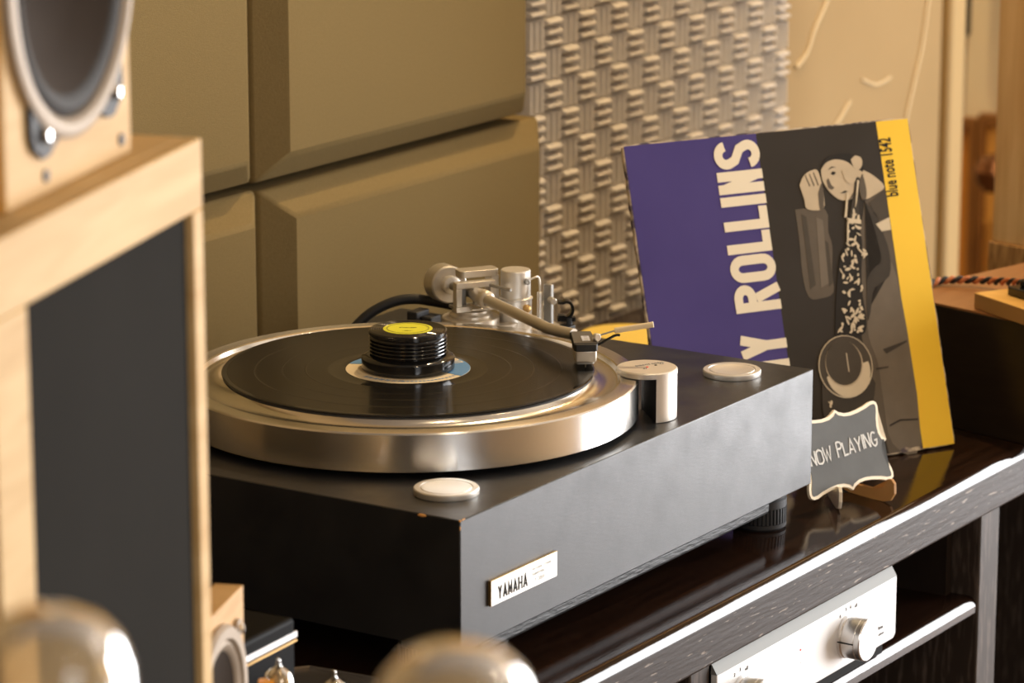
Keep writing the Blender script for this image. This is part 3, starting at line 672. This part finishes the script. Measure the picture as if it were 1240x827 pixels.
pic('picture_ear', rnd([(.772, .890), (.789, .901), (.809, .893), (.810, .873), (.796, .858), (.780, .864)], 3), T_skin, 5)
pic('picture_eye', rnd([(.694, .855), (.703, .861), (.712, .856), (.703, .850)], 3), T_dark, 6)
pic('picture_brow', [(.686, .866), (.700, .876), (.716, .872), (.700, .872)], T_dark, 6)
pic('picture_mouth', [(.716, .793), (.736, .800), (.746, .796), (.734, .793)], T_dark, 6)
pic('picture_jaw_shade', rnd([(.745, .771), (.775, .785), (.803, .816), (.806, .845), (.790, .820), (.765, .793)], 3), T_mid, 6)
pic('picture_hand', rnd([(.580, .830), (.594, .852), (.614, .866), (.636, .872), (.650, .868), (.657, .838), (.659, .798), (.651, .753), (.595, .757), (.589, .787)], 3), T_skin, 4)
for k in range(3):
    x = .603 + k * .015; pic('picture_finger_gap', [(x, .858 + k * .003), (x + .003, .858 + k * .003), (x + .014, .825), (x + .010, .823)], T_mid, 5)
pic('picture_sax_body', rnd([(.735, .712), (.762, .716), (.770, .64), (.752, .55), (.745, .479), (.745, .40), (.722, .365), (.635, .365), (.640, .43), (.662, .53), (.690, .614), (.718, .645)], 3), T_dark, 5)
pic('picture_sax_neck', rnd([(.778, .836), (.794, .832), (.784, .79), (.776, .75), (.768, .700), (.735, .700), (.748, .745), (.764, .79)], 3), T_grey, 6)
pic('picture_nose', [(.676, .836), (.684, .842), (.690, .822), (.700, .812), (.690, .806), (.678, .814)], T_mid, 6)
pic('picture_cheek', rnd([(.735, .86), (.765, .862), (.785, .845), (.77, .82), (.745, .825)], 3), T_skin, 7)
pic('picture_neck_shade', rnd([(.790, .825), (.806, .84), (.812, .80), (.806, .768), (.790, .775)], 3), T_mid, 5)
pic('picture_hand_shade', rnd([(.640, .80), (.657, .83), (.658, .79), (.651, .753), (.638, .754)], 3), T_mid, 5)
rr_ = random.Random(3)
bm = BM()
for k in range(96):
    v = .375 + .36 * rr_.random() ** 1.2; cx = .683 + (v - .37) * .20; u_ = cx + rr_.uniform(-.042, .048) * (1 if v < .62 else .45)
    L_ = rr_.uniform(.004, .013); t = rr_.uniform(0, pi); W_ = rr_.uniform(.0022, .005)
    P = [(u_ + L_ * cos(x) * cos(t) - W_ * sin(x) * sin(t), v + L_ * cos(x) * sin(t) + W_ * sin(x) * cos(t)) for x in [2 * pi * i / 8 for i in range(8)]]
    prism(bm, P, .0002, .0011 + k * 1e-6, SM)
for P in ([(.720, .72), (.728, .72), (.745, .79), (.740, .79)], [(.762, .745), (.770, .76), (.790, .825), (.784, .828)], [(.716, .645), (.722, .645), (.734, .715), (.729, .715)], [(.728, .705), (.775, .695), (.776, .708), (.729, .718)]): prism(bm, P, .0002, .00125, SM)
ob('picture_sax_keys', bm, T_hi, ph)
el = lambda cx, cy, rx, ry, a0=0, a1=360, n=28: [(cx + rx * cos(R(a0 + (a1 - a0) * i / n)), cy + ry * sin(R(a0 + (a1 - a0) * i / n))) for i in range(n)]
pic('picture_sax_bow', rnd([(.560, .242), (.734, .241), (.722, .150), (.66, .06), (.60, .02), (.56, .09), (.548, .16)], 3), T_grey, 5)
pic('picture_bell_rim', el(.649, .278, .095, .094), T_hi, 8)
pic('picture_bell', el(.649, .279, .092, .091), T_coat, 9)
pic('picture_bell_glow', el(.655, .262, .078, .076, 185, 385), T_hi, 10)
pic('picture_bell_throat', el(.644, .287, .066, .069), T_skin, 11)
pic('picture_bell_dark', el(.643, .290, .063, .067), T_coat, 12)
pic('picture_bell_line', [(.655, .262), (.658, .262), (.658, .318), (.655, .318)], T_hi, 13)
bm = BM()
for k in range(26):
    v = .02 + .17 * rr_.random(); u_ = .565 + rr_.uniform(-.012, .022); L_ = rr_.uniform(.004, .010); W_ = rr_.uniform(.002, .004); t = rr_.uniform(0, pi)
    prism(bm, [(u_ + L_ * cos(x) * cos(t) - W_ * sin(x) * sin(t), v + L_ * cos(x) * sin(t) + W_ * sin(x) * cos(t)) for x in [2 * pi * i / 8 for i in range(8)]], .0002, .0011 + k * 1e-6, SM)
ob('picture_bow_keys', bm, T_hi, ph)
pic('picture_pocket', [(.79, .315), (.8785, .332), (.8785, .327), (.80, .300)], T_grey, 4)
pic('picture_crease', [(.755, .262), (.80, .262), (.80, .258), (.755, .256)], T_grey, 4)
pic('picture_hem', [(.775, .088), (.815, .100), (.8785, .094), (.8785, .090), (.815, .095), (.775, .083)], T_dark, 4)
# low wooden rest that holds the sleeve upright from behind
rs = thing('sleeve_rest', 'dark wooden rest behind the leaning record sleeve', 'rest', BL + e1 * S_ * .5 + nb * .05)
RM = Matrix((e1, nb, Z)).transposed().to_4x4(); RM.translation = BL + e1 * S_ * .5; RM.translation.z = ZC
bm = prism(BM(), [(.012, 0), (.10, 0), (.10, .012), (.0750, .012), (.0500, .1302), (.0466, .1302)], -.05, .05, RM @ Matrix(((0, 0, 1, 0), (1, 0, 0, 0), (0, 1, 0, 0), (0, 0, 0, 1))))
ob('rest_body', bm, M_cabin, rs)

# ------------------------------------------------------------------ chalkboard sign
az = R(-15); se = Vector((cos(az), sin(az), 0)); sb = Vector((-se.y, se.x, 0)); sln = R(20)
sv = (Z * cos(sln) + sb * sin(sln)).normalized(); sn = se.cross(sv)
SO = Vector((.6376, -.0200, ZC + .010))
SG = Matrix((se, sv, sn)).transposed().to_4x4(); SG.translation = SO
sg = thing('chalkboard_sign', 'small grey chalkboard sign with a pale scalloped edge, on two wooden feet', 'sign', (.60, -.005, ZC))
def bracket(x0, x1, y0, y1):
    ym = (y0 + y1) / 2; xm = (x0 + x1) / 2
    half = [(xm, y0), (xm + .004, y0 + .0028), (xm + .010, y0 + .0048), (xm + .018, y0 + .0054), (xm + .027, y0 + .0046), (x1 - .016, y0 + .0026), (x1 - .009, y0 + .0006), (x1 - .004, y0 + .0004),
            (x1 - .0008, y0 + .0024), (x1, y0 + .0060), (x1 - .0008, y0 + .0105), (x1 - .0032, y0 + .0165), (x1 - .0046, y0 + .0230), (x1 - .0046, ym - .0070), (x1 - .0028, ym - .0030), (x1 + .0012, ym)]
    right = half + [(x, 2 * ym - y) for x, y in half[:-1][::-1]]; left = [(2 * xm - x, y) for x, y in right[1:-1][::-1]]
    return right + left
sx0, sx1, sy0, sy1 = -.0870, .0208, .0045, .0768
outer = bracket(sx0, sx1, sy0, sy1)
def inset(poly, d):
    P = [Vector(p) for p in poly]; out = []; n = len(P)
    ar_ = sum(P[i].x * P[(i + 1) % n].y - P[(i + 1) % n].x * P[i].y for i in range(n)); sg_ = 1 if ar_ > 0 else -1
    for i in range(n):
        t = (P[(i + 1) % n] - P[i - 1]); t = t.normalized() if t.length > 1e-9 else Vector((1, 0)); out.append(tuple(P[i] + Vector((-t.y, t.x)) * d * sg_))
    return out
ob('sign_board', prism(BM(), outer, -.003, .0, SG), M_ply, sg)
ob('slate', prism(BM(), inset(outer, .0029), -.0002, .0003, SG), M_chalkb, sg)
bm = BM(); rj = random.Random(5)
x = -.0775; sizes = {'N': .0075, 'O': .0085, 'W': .0100, 'P': .0068, 'L': .0060, 'A': .0080, 'Y': .0080, 'I': .0015, 'G': .0085}
for i, ch in enumerate('NOW PLAYING'):
    if ch == ' ': x += .0062; continue
    wd = sizes[ch] * .95; hh = .0125 + rj.uniform(-.001, .001); y = .0330 + i * .0004 + rj.uniform(-.0008, .0008)
    for pts, cl_ in glyph(ch, .08):
        P = [(x + px * wd + rj.uniform(-.0002, .0002), y + py * hh + rj.uniform(-.0003, .0003)) for px, py in pts]
        ribbon(bm, P, .0016, .0003, .0006, SG, cl_)
    x += wd + .0014
ob('chalk_lettering', bm, M_chalk, sg)
def foot(o, d, ma, sc=1.0):
    d = Vector(d).normalized(); M = Matrix((d, Z, d.cross(Z))).transposed().to_4x4(); M.translation = o
    poly = [(-.020, .0225), (-.0235, .019), (-.0240, .010), (-.0195, .003), (-.011, .0003), (.004, 0), (.030, .0003), (.042, .004), (.046, .010), (.040, .013), (.030, .0105), (.016, .0095), (.004, .0100), (-.006, .0105), (-.012, .0140), (-.0150, .0215)]
    return ob('foot', prism(BM(), [(a_ * sc, b_) for a_, b_ in poly], -.0015, .0015, M), ma, sg, bevel=.0004)
foot(Vector((.6345, -.0165, ZC)), sb, M_foot)
foot(Vector((.5975, .0030, ZC)), (.79, .61, 0), M_footl)

# ------------------------------------------------------------------ right: dark box, board, terminal, cord, pine cabinet
bx = thing('dark_box', 'dark brown box with a lighter brown wooden top, right end of the cabinet', 'box', (1.05, .01, ZC), R(-14))
ba = R(76); bd_ = Vector((cos(ba), sin(ba), 0)); be = Vector((bd_.y, -bd_.x, 0)); B0 = Vector((.893, .0275, 0))
BX = Matrix((be, bd_, Z)).transposed().to_4x4(); BX.translation = B0
ob('box_body', box(BM(), (0, -.10, ZC), (.36, .088, -.0195), BX), M_spk, bx, bevel=.001)
ob('box_top', box(BM(), (.0, -.10, -.0195), (.36, .088, -.0175), BX), M_spkt, bx)
ba2 = R(61); d2 = Vector((cos(ba2), sin(ba2), 0)); e2_ = Vector((d2.y, -d2.x, 0))
W1 = Matrix((e2_, d2, Z)).transposed().to_4x4(); W1.translation = Vector((.8985, .0175, 0))
wb = thing('wooden_board', 'thin yellowish wooden board on top of the dark box', 'board', (.93, -.04, -.0175))
o_ = ob('board_plank', box(BM(), (0, -.16, -.0172), (.20, 0, -.0022), W1), [M_board, M_boarde], wb, bevel=.0006)
for p in o_.data.polygons:
    if abs(p.normal.z) < .5: p.material_index = 1
tb = thing('terminal_block', 'small glossy black terminal block on the wooden board', 'terminal', (.90, -.06, -.002))
W2 = W1.copy()
ob('terminal_base', box(BM(), (.022, -.10, -.0020), (.052, -.022, .0065), W2), M_gloss, tb, bevel=.001)
ob('terminal_post', cyl(BM(), W2 @ Vector((.036, -.032, .0065)), W2 @ Vector((.036, -.032, .0130)), .006, 20, .0012), M_gloss, tb)
# twisted two-colour cord over the box top
path = smooth_path([(.9500, .0930, -.0135), (.9697, .0880, -.0125), (.9800, .0720, -.0115), (.9850, .0520, -.0105), (.9800, .0300, -.008), (.9560, .0020, -.001), (.9350, -.0180, .004), (.926, -.026, .006)], 14)
tc_ = thing('twisted_cord', 'twisted brown and black cord across the top of the dark box', 'cord', (.95, .05, -.0175))
for k, ma in ((0, M_copper), (1, M_black)):
    pts = []
    for i, p in enumerate(path):
        d = (path[min(i + 1, len(path) - 1)] - path[max(i - 1, 0)]).normalized(); ex = d.cross(Z).normalized(); ey = ex.cross(d)
        t = i * .62 + k * pi; pts.append(p + .0021 * (cos(t) * ex + sin(t) * ey))
    ob('strand', tube(BM(), pts, .0021, 8), ma, tc_)
# pine speaker cabinet behind the box
pp = thing('pine_cabinet', 'tall pine speaker cabinet with vertical grain behind the dark box, at right', 'speaker cabinet', (1.55, .11, FZ), R(-14))
PX = Matrix((be, bd_, Z)).transposed().to_4x4(); PX.translation = Vector((1.409, .24, 0))
ob('pine_post', box(BM(), (.001, -.199, -.068), (.50, -.001, 1.0), PX), M_pinev, pp, bevel=.0015)  # unseen width and height enlarged to keep window light off the foam
ob('pine_plinth', box(BM(), (-.0015, -.202, FZ), (.5025, .002, -.0682), PX), M_pinee, pp, bevel=.001)

# yellow duster lying behind the turntable
du = thing('duster', 'round yellow cloth duster lying behind the turntable', 'duster', (1.012, .468, ZC))
ob('duster_pad', lathe(BM(), [(.044, .004), (.050, .0055), (.052, .0085), (.048, .0115), (.03, .0130), (0, .0132)], Matrix.Translation((1.012, .468, ZC)), 40), M_duster, du)
ob('duster_rim', lathe(BM(), [(0, .0003), (.060, .0003), (.062, .002), (.060, .0048), (.04, .005), (0, .005)], Matrix.Translation((1.012, .468, ZC)), 40), M_dusteredge, du)

# ------------------------------------------------------------------ far right, beyond the wall end
def leaning(label, y0, y1, z1, ma, ma2):
    t = thing('framed_panel', label, 'panel', (2.97, (y0 + y1) / 2, FZ), 0, 'framed panels in the side room')
    bm = BM(); w_ = .012
    for lo, hi in (((2.972, y0, FZ), (2.996, y0 + w_, z1)), ((2.972, y1 - w_, FZ), (2.996, y1, z1)), ((2.972, y0 + w_, z1 - .016), (2.996, y1 - w_, z1)), ((2.972, y0 + w_, FZ), (2.996, y1 - w_, FZ + .02))): box(bm, lo, hi)
    ob('panel_frame', bm, ma, t); ob('panel_field', box(BM(), (2.982, y0 + w_, FZ + .02), (2.992, y1 - w_, z1 - .016)), ma2, t)
leaning('brown framed orange panel against the far wall, left of the pair', .999, 1.075, -.235, M_frame, M_frame2)
leaning('brown framed amber panel against the far wall, half hidden by the pine cabinet', .880, .996, -.225, M_frame, M_frame3)
hp = thing('hanging_rod', 'thin black hanging rod with a grey cord in front of the far wall', 'rod', (2.97, 1.031, CZ))
ob('rod', cyl(BM(), (2.97, 1.021, CZ), (2.97, 1.021, -.100), .0072, 12), M_black, hp)
ob('cord', cyl(BM(), (2.97, 1.021, -.100), (2.97, 1.021, -.228), .0014, 8), M_armdark, hp)
ob('ferrule', cyl(BM(), (2.97, 1.021, -.100), (2.97, 1.021, -.120), .0026, 8), M_ring, hp)
bw = thing('floor_lamp', 'dark copper round lamp head at the edge of the pine cabinet', 'lamp', (2.86, .86, FZ))
ob('lamp_head', lathe(BM(), [(0, -.030), (.018, -.027), (.030, -.012), (.034, .006), (.026, .022), (.010, .030), (0, .031)], Matrix.Translation((2.86, .912, -.295)), 28), M_bowl, bw)
ob('lamp_arm', cyl(BM(), (2.86, .912, -.295), (2.86, .86, -.285), .006, 10), M_bowl, bw)
ob('lamp_stem', cyl(BM(), (2.86, .86, FZ), (2.86, .86, -.27), .008, 12), M_bowl, bw)
ob('lamp_foot', cyl(BM(), (2.86, .86, FZ), (2.86, .86, FZ + .02), .05, 24), M_bowl, bw)

# ------------------------------------------------------------------ left: bench, pine speaker cabinet, driver box
bn = thing('bench', 'low black bench in front of the cabinet, under the pine speaker', 'bench', (-1.0, -.55, FZ))
ob('bench_top', box(BM(), (-1.75, -1.15, ZC - .04), (-.24, -.058, ZC - .001)), M_cabin, bn)
for x, y in ((-1.72, -1.12), (-.30, -1.12), (-1.72, -.12), (-.30, -.12)): ob('leg', box(BM(), (x - .025, y - .025, FZ), (x + .025, y + .025, ZC - .04)), M_cabin, bn)
ca = R(17.9); ce = Vector((cos(ca), sin(ca), 0)); cn = Vector((-ce.y, ce.x, 0))
SPK = Matrix((ce, cn, Z)).transposed().to_4x4(); SPK.translation = Vector((-.4754, -.1412, 0)); ZT = .3692   # right front edge; x negative to the left
sc = thing('speaker_cabinet', 'large pale pine speaker cabinet with a black front panel, far left', 'speaker cabinet', (-.62, -.10, ZC), ca)
XL = -.304; D_ = .20
ob('carcass', box(BM(), (XL, .012, ZC), (0, D_, ZT), SPK), M_pine, sc, bevel=.001)
bm = box(BM(), (XL, 0, ZT - .041), (0, .012, ZT), SPK); ob('top_rail', bm, M_pine, sc, bevel=.0012)
ob('bottom_rail', box(BM(), (XL, 0, ZC), (0, .012, ZC + .04), SPK), M_pine, sc, bevel=.0012)
ob('side_rail', box(BM(), (-.0165, 0, ZC + .04), (0, .012, ZT - .041), SPK), M_pine, sc, bevel=.0012)
ob('side_rail', box(BM(), (XL, 0, ZC + .04), (-.2595, .012, ZT - .041), SPK), M_pine, sc, bevel=.0012)
ob('grille_panel', box(BM(), (-.2585, .0045, ZC + .041), (-.0175, .011, ZT - .042), SPK), M_grille, sc, bevel=.001)
# upper box with the round driver
U0 = Vector((-.5349, -.1379, 0)); ua = R(18.4); ue = Vector((cos(ua), sin(ua), 0)); un = Vector((-ue.y, ue.x, 0))
UB = Matrix((ue, un, Z)).transposed().to_4x4(); UB.translation = U0
ub = thing('driver_box', 'small pine box with a large round speaker driver, standing on the pine cabinet', 'speaker', (-.62, -.10, ZT), ua)
WB = .1800; HB = .40
UF = UB @ Matrix(((1, 0, 0, 0), (0, 0, -1, 0), (0, 1, 0, 0), (0, 0, 0, 1)))       # x right, y up, out of the front
ob('front_board', holed_board(BM(), -WB, 0, ZT + .0005, ZT + HB, -WB / 2, ZT + .1150, .0790, -.014, 0, UF), M_pine, ub, bevel=.0008)
bm = box(BM(), (-WB, .014, ZT + .0005), (-WB + .012, .15, ZT + HB), UB); box(bm, (-.012, .014, ZT + .0005), (0, .15, ZT + HB), UB)
box(bm, (-WB + .012, .014, ZT + .0005), (-.012, .15, ZT + .0125), UB); box(bm, (-WB + .012, .014, ZT + HB - .012), (-.012, .15, ZT + HB), UB); box(bm, (-WB + .012, .138, ZT + .0125), (-.012, .15, ZT + HB - .012), UB)
ob('box_shell', bm, M_pine, ub)
ob('box_side', box(BM(), (-WB - .0012, .0008, ZT + .0008), (-WB, .149, ZT + HB - .001), UB), mat('pine_orange', (.66, .34, .06), .5), ub)
dc = UB @ Vector((-WB / 2, 0, ZT + .1150)); DM = along(dc, -un); RD = .0895
fr = ob('driver_frame', lathe(BM(), [(.080, -.002), (RD, .0), (RD, .0045), (RD - .003, .0060), (RD - .007, .0060), (RD - .010, .004), (RD - .012, -.002)], DM, 72), M_ring, ub)
ob('cone_surround', lathe(BM(), [(RD - .012, .002), (RD - .016, .0042), (RD - .021, .0030), (RD - .024, .0)], DM, 72), M_surr, fr)
ob('cone', lathe(BM(), [(RD - .023, .001), (.05, -.012), (.024, -.026), (.022, -.026), (.016, -.020), (.008, -.017), (0, -.016)], DM, 72), M_cone, fr)
for t in (-53, -120, 53, 120):
    t = R(t); ct = DM @ Vector(((RD + .004) * cos(t), (RD + .004) * sin(t), 0)); rdv = (DM.to_3x3() @ Vector((cos(t), sin(t), 0))); tv = (DM.to_3x3() @ Vector((-sin(t), cos(t), 0)))
    tab = ob('mounting_tab', prism(BM(), [(-.026, -.014), (-.014, .006), (-.007, .011), (.007, .011), (.014, .006), (.026, -.014)], .0004, .0035, frame(ct, tv, rdv, -un) if (tv.cross(rdv)).dot(-un) > 0 else frame(ct, -tv, rdv, -un)), M_rub, ub)
    ob('bolt', lathe(BM(), [(0, 0), (.0045, 0), (.0045, .003), (.003, .0045), (0, .005)], along(ct - un * .0035, -un), 16), M_chrome, tab)
for x in (-WB + .053, -.016):
    ob('dowel', cyl(BM(), UB @ Vector((x, .001, ZT + .0105)), UB @ Vector((x, -.0012, ZT + .0105)), .0034, 14), M_black, ub)

# small open-baffle speaker low at left
ka = R(20.4); ke = Vector((cos(ka), sin(ka), 0)); kn = Vector((-ke.y, ke.x, 0))
KB = Matrix((ke, kn, Z)).transposed().to_4x4(); KB.translation = Vector((-.2842, -.0183, 0))
kt = thing('baffle_speaker', 'small speaker with grey round driver in an upright wooden baffle, beside the valves', 'speaker', (-.34, -.03, ZC), ka)
KZ = .0292
ob('baffle', holed_board(BM(), -.122, 0, ZC, KZ, -.0605, KZ - .0605, .0450, -.020, 0, KB @ Matrix(((1, 0, 0, 0), (0, 0, -1, 0), (0, 1, 0, 0), (0, 0, 0, 1)))), M_oak, kt, bevel=.0012)
ob('basket', cyl(BM(), KB @ Vector((-.0605, .012, KZ - .0605)), KB @ Vector((-.0605, .0195, KZ - .0605)), .044, 32), M_black, kt)
kc = KB @ Vector((-.0605, 0, KZ - .0605)); KM = along(kc, -kn); RK = .0510
kf = ob('driver_frame', lathe(BM(), [(.046, .0002), (RK, .0004), (RK, .003), (RK - .002, .0055), (RK - .009, .0055), (RK - .011, .003), (RK - .011, .0)], KM, 56), M_ring, kt)
ob('cone_surround', lathe(BM(), [(RK - .010, .002), (RK - .013, .004), (RK - .0165, .0025), (RK - .018, .0005)], KM, 56), M_ring, kf)
ob('cone', lathe(BM(), [(RK - .0175, .001), (.018, -.008), (.016, -.008), (.009, -.003), (0, -.001)], KM, 48), M_cone, kf)
for t in (42, 138, 222, 318):
    ct = KM @ Vector(((RK + .0045) * cos(R(t)), (RK + .0045) * sin(R(t)), 0))
    tb_ = ob('mounting_tab', cyl(BM(), ct - kn * .0002, ct - kn * .003, .0065, 16), M_ring, kt)
    ob('bolt', lathe(BM(), [(0, 0), (.0036, 0), (.0036, .002), (.002, .0034), (0, .0036)], along(ct - kn * .003, -kn), 14), M_chrome, tb_)

# black box with a silver strip
kb = thing('black_case', 'black equipment case with a thin silver strip, left of the turntable', 'case', (-.30, .07, ZC), R(4))
KX = Matrix.Rotation(R(4), 4, 'Z'); KX.translation = Vector((-.187, .012, 0))
ob('case_body', box(BM(), (-.22, 0, ZC), (0, .415, -.0245), KX), M_amp, kb, bevel=.003)  # unseen depth lengthened so the plinth's left side reflects only black
ob('silver_strip', box(BM(), (-.22, -.0012, -.0385), (0.0004, .001, -.0345), KX), M_chrome, kb)
ob('silver_strip', box(BM(), (-.22, -.0010, -.0418), (0.0004, .001, -.0405), KX), M_brass, kb)

# little valve amplifier with two miniature tubes (mostly below the frame)
va = thing('valve_amplifier', 'low black valve amplifier chassis carrying the small valves', 'amplifier', (-.20, -.045, ZC))
ob('chassis', box(BM(), (-.270, -.0480, ZC), (-.120, -.006, -.0985)), M_amp, va, bevel=.002)
bm = cyl(BM(), (-.2620, -.0190, -.0985), (-.2620, -.0190, -.0430), .0060, 6); ob('capacitor', bm, M_orange, va)
def small_valve(x, y, ztop, label):
    t = thing('miniature_valve', label, 'vacuum tube', (x, y, -.0985), 0, 'miniature valves')
    M = Matrix.Translation((x, y, 0)); z = ztop
    ob('glass_envelope', lathe(BM(), [(0, z), (.0012, z - .0010), (.0016, z - .0030), (.0015, z - .0045), (.0026, z - .0065), (.0055, z - .0085), (.0085, z - .0108), (.0100, z - .0145), (.0102, z - .018), (.0102, -.0975), (0, -.0975)], M, 32), M_glass, t)
    ob('getter', lathe(BM(), [(.0020, z - .0076), (.0052, z - .0094), (.0079, z - .0118), (.0092, z - .0150), (.0094, z - .0185), (.0086, z - .0188)], M, 32), M_getter, t)
    ob('plate', cyl(BM(), (x, y, z - .040), (x, y, z - .020), .0065, 12), M_mica, t)
small_valve(-.2503, -.0205, -.0300, 'miniature glass valve with silvered top, nearest the baffle speaker')
small_valve(-.1870, -.0205, -.0566, 'miniature glass valve mostly below the frame, between small valve and big valve')
# clear acrylic lid lying on the cabinet
al = tag(ob('acrylic_lid', prism(BM(), [(-.105, .085), (-.075, .165), (-.018, .125), (-.012, .065), (-.06, .04)], ZC + .001, ZC + .006), M_acry), 'flat clear acrylic lid lying on the cabinet beside the black case', 'lid')
# big valves in the near foreground, blurred
ba_ = thing('power_amplifier', 'black power amplifier below the two large foreground valves', 'amplifier', (-1.17, -.68, ZC))
ob('chassis', box(BM(), (-1.29, -.82, ZC), (-.98, -.52, .205)), M_amp, ba_, bevel=.003)
def big_valve(x, y, ztop, label):
    t = thing('power_valve', label, 'vacuum tube', (x, y, .205), 0, 'large power valves')
    M = Matrix.Translation((x, y, 0)); z = ztop; rr = .0290
    dome = [(0, z), (.010, z - .0012), (.018, z - .0045), (.0245, z - .0110), (.0280, z - .0200), (rr, z - .0300), (rr, z - .075), (.022, z - .100), (.020, z - .112)]
    ob('glass_envelope', lathe(BM(), dome, M, 56), M_glass, t)
    inn = [(0, z - .0016), (.0095, z - .0028), (.0172, z - .0060), (.0232, z - .0122), (.0266, z - .0210), (.0274, z - .0300), (.0276, z - .0480)]
    ob('getter', lathe(BM(), inn, M, 56), M_haze, t)
    ob('plate', box(BM(), (x - .012, y - .007, z - .095), (x + .012, y + .007, z - .055)), M_mica, t, bevel=.002)
    ob('valve_base', lathe(BM(), [(0, .2052), (.021, .2052), (.0215, .207), (.0215, z - .108), (.0205, z - .105), (0, z - .105)], M, 40), M_bake, t)
big_valve(-1.0850, -.7240, .3420, 'large blurred glass valve in front of the turntable corner')
big_valve(-1.1590, -.6055, .3540, 'large blurred glass valve at the bottom left corner of the photo')
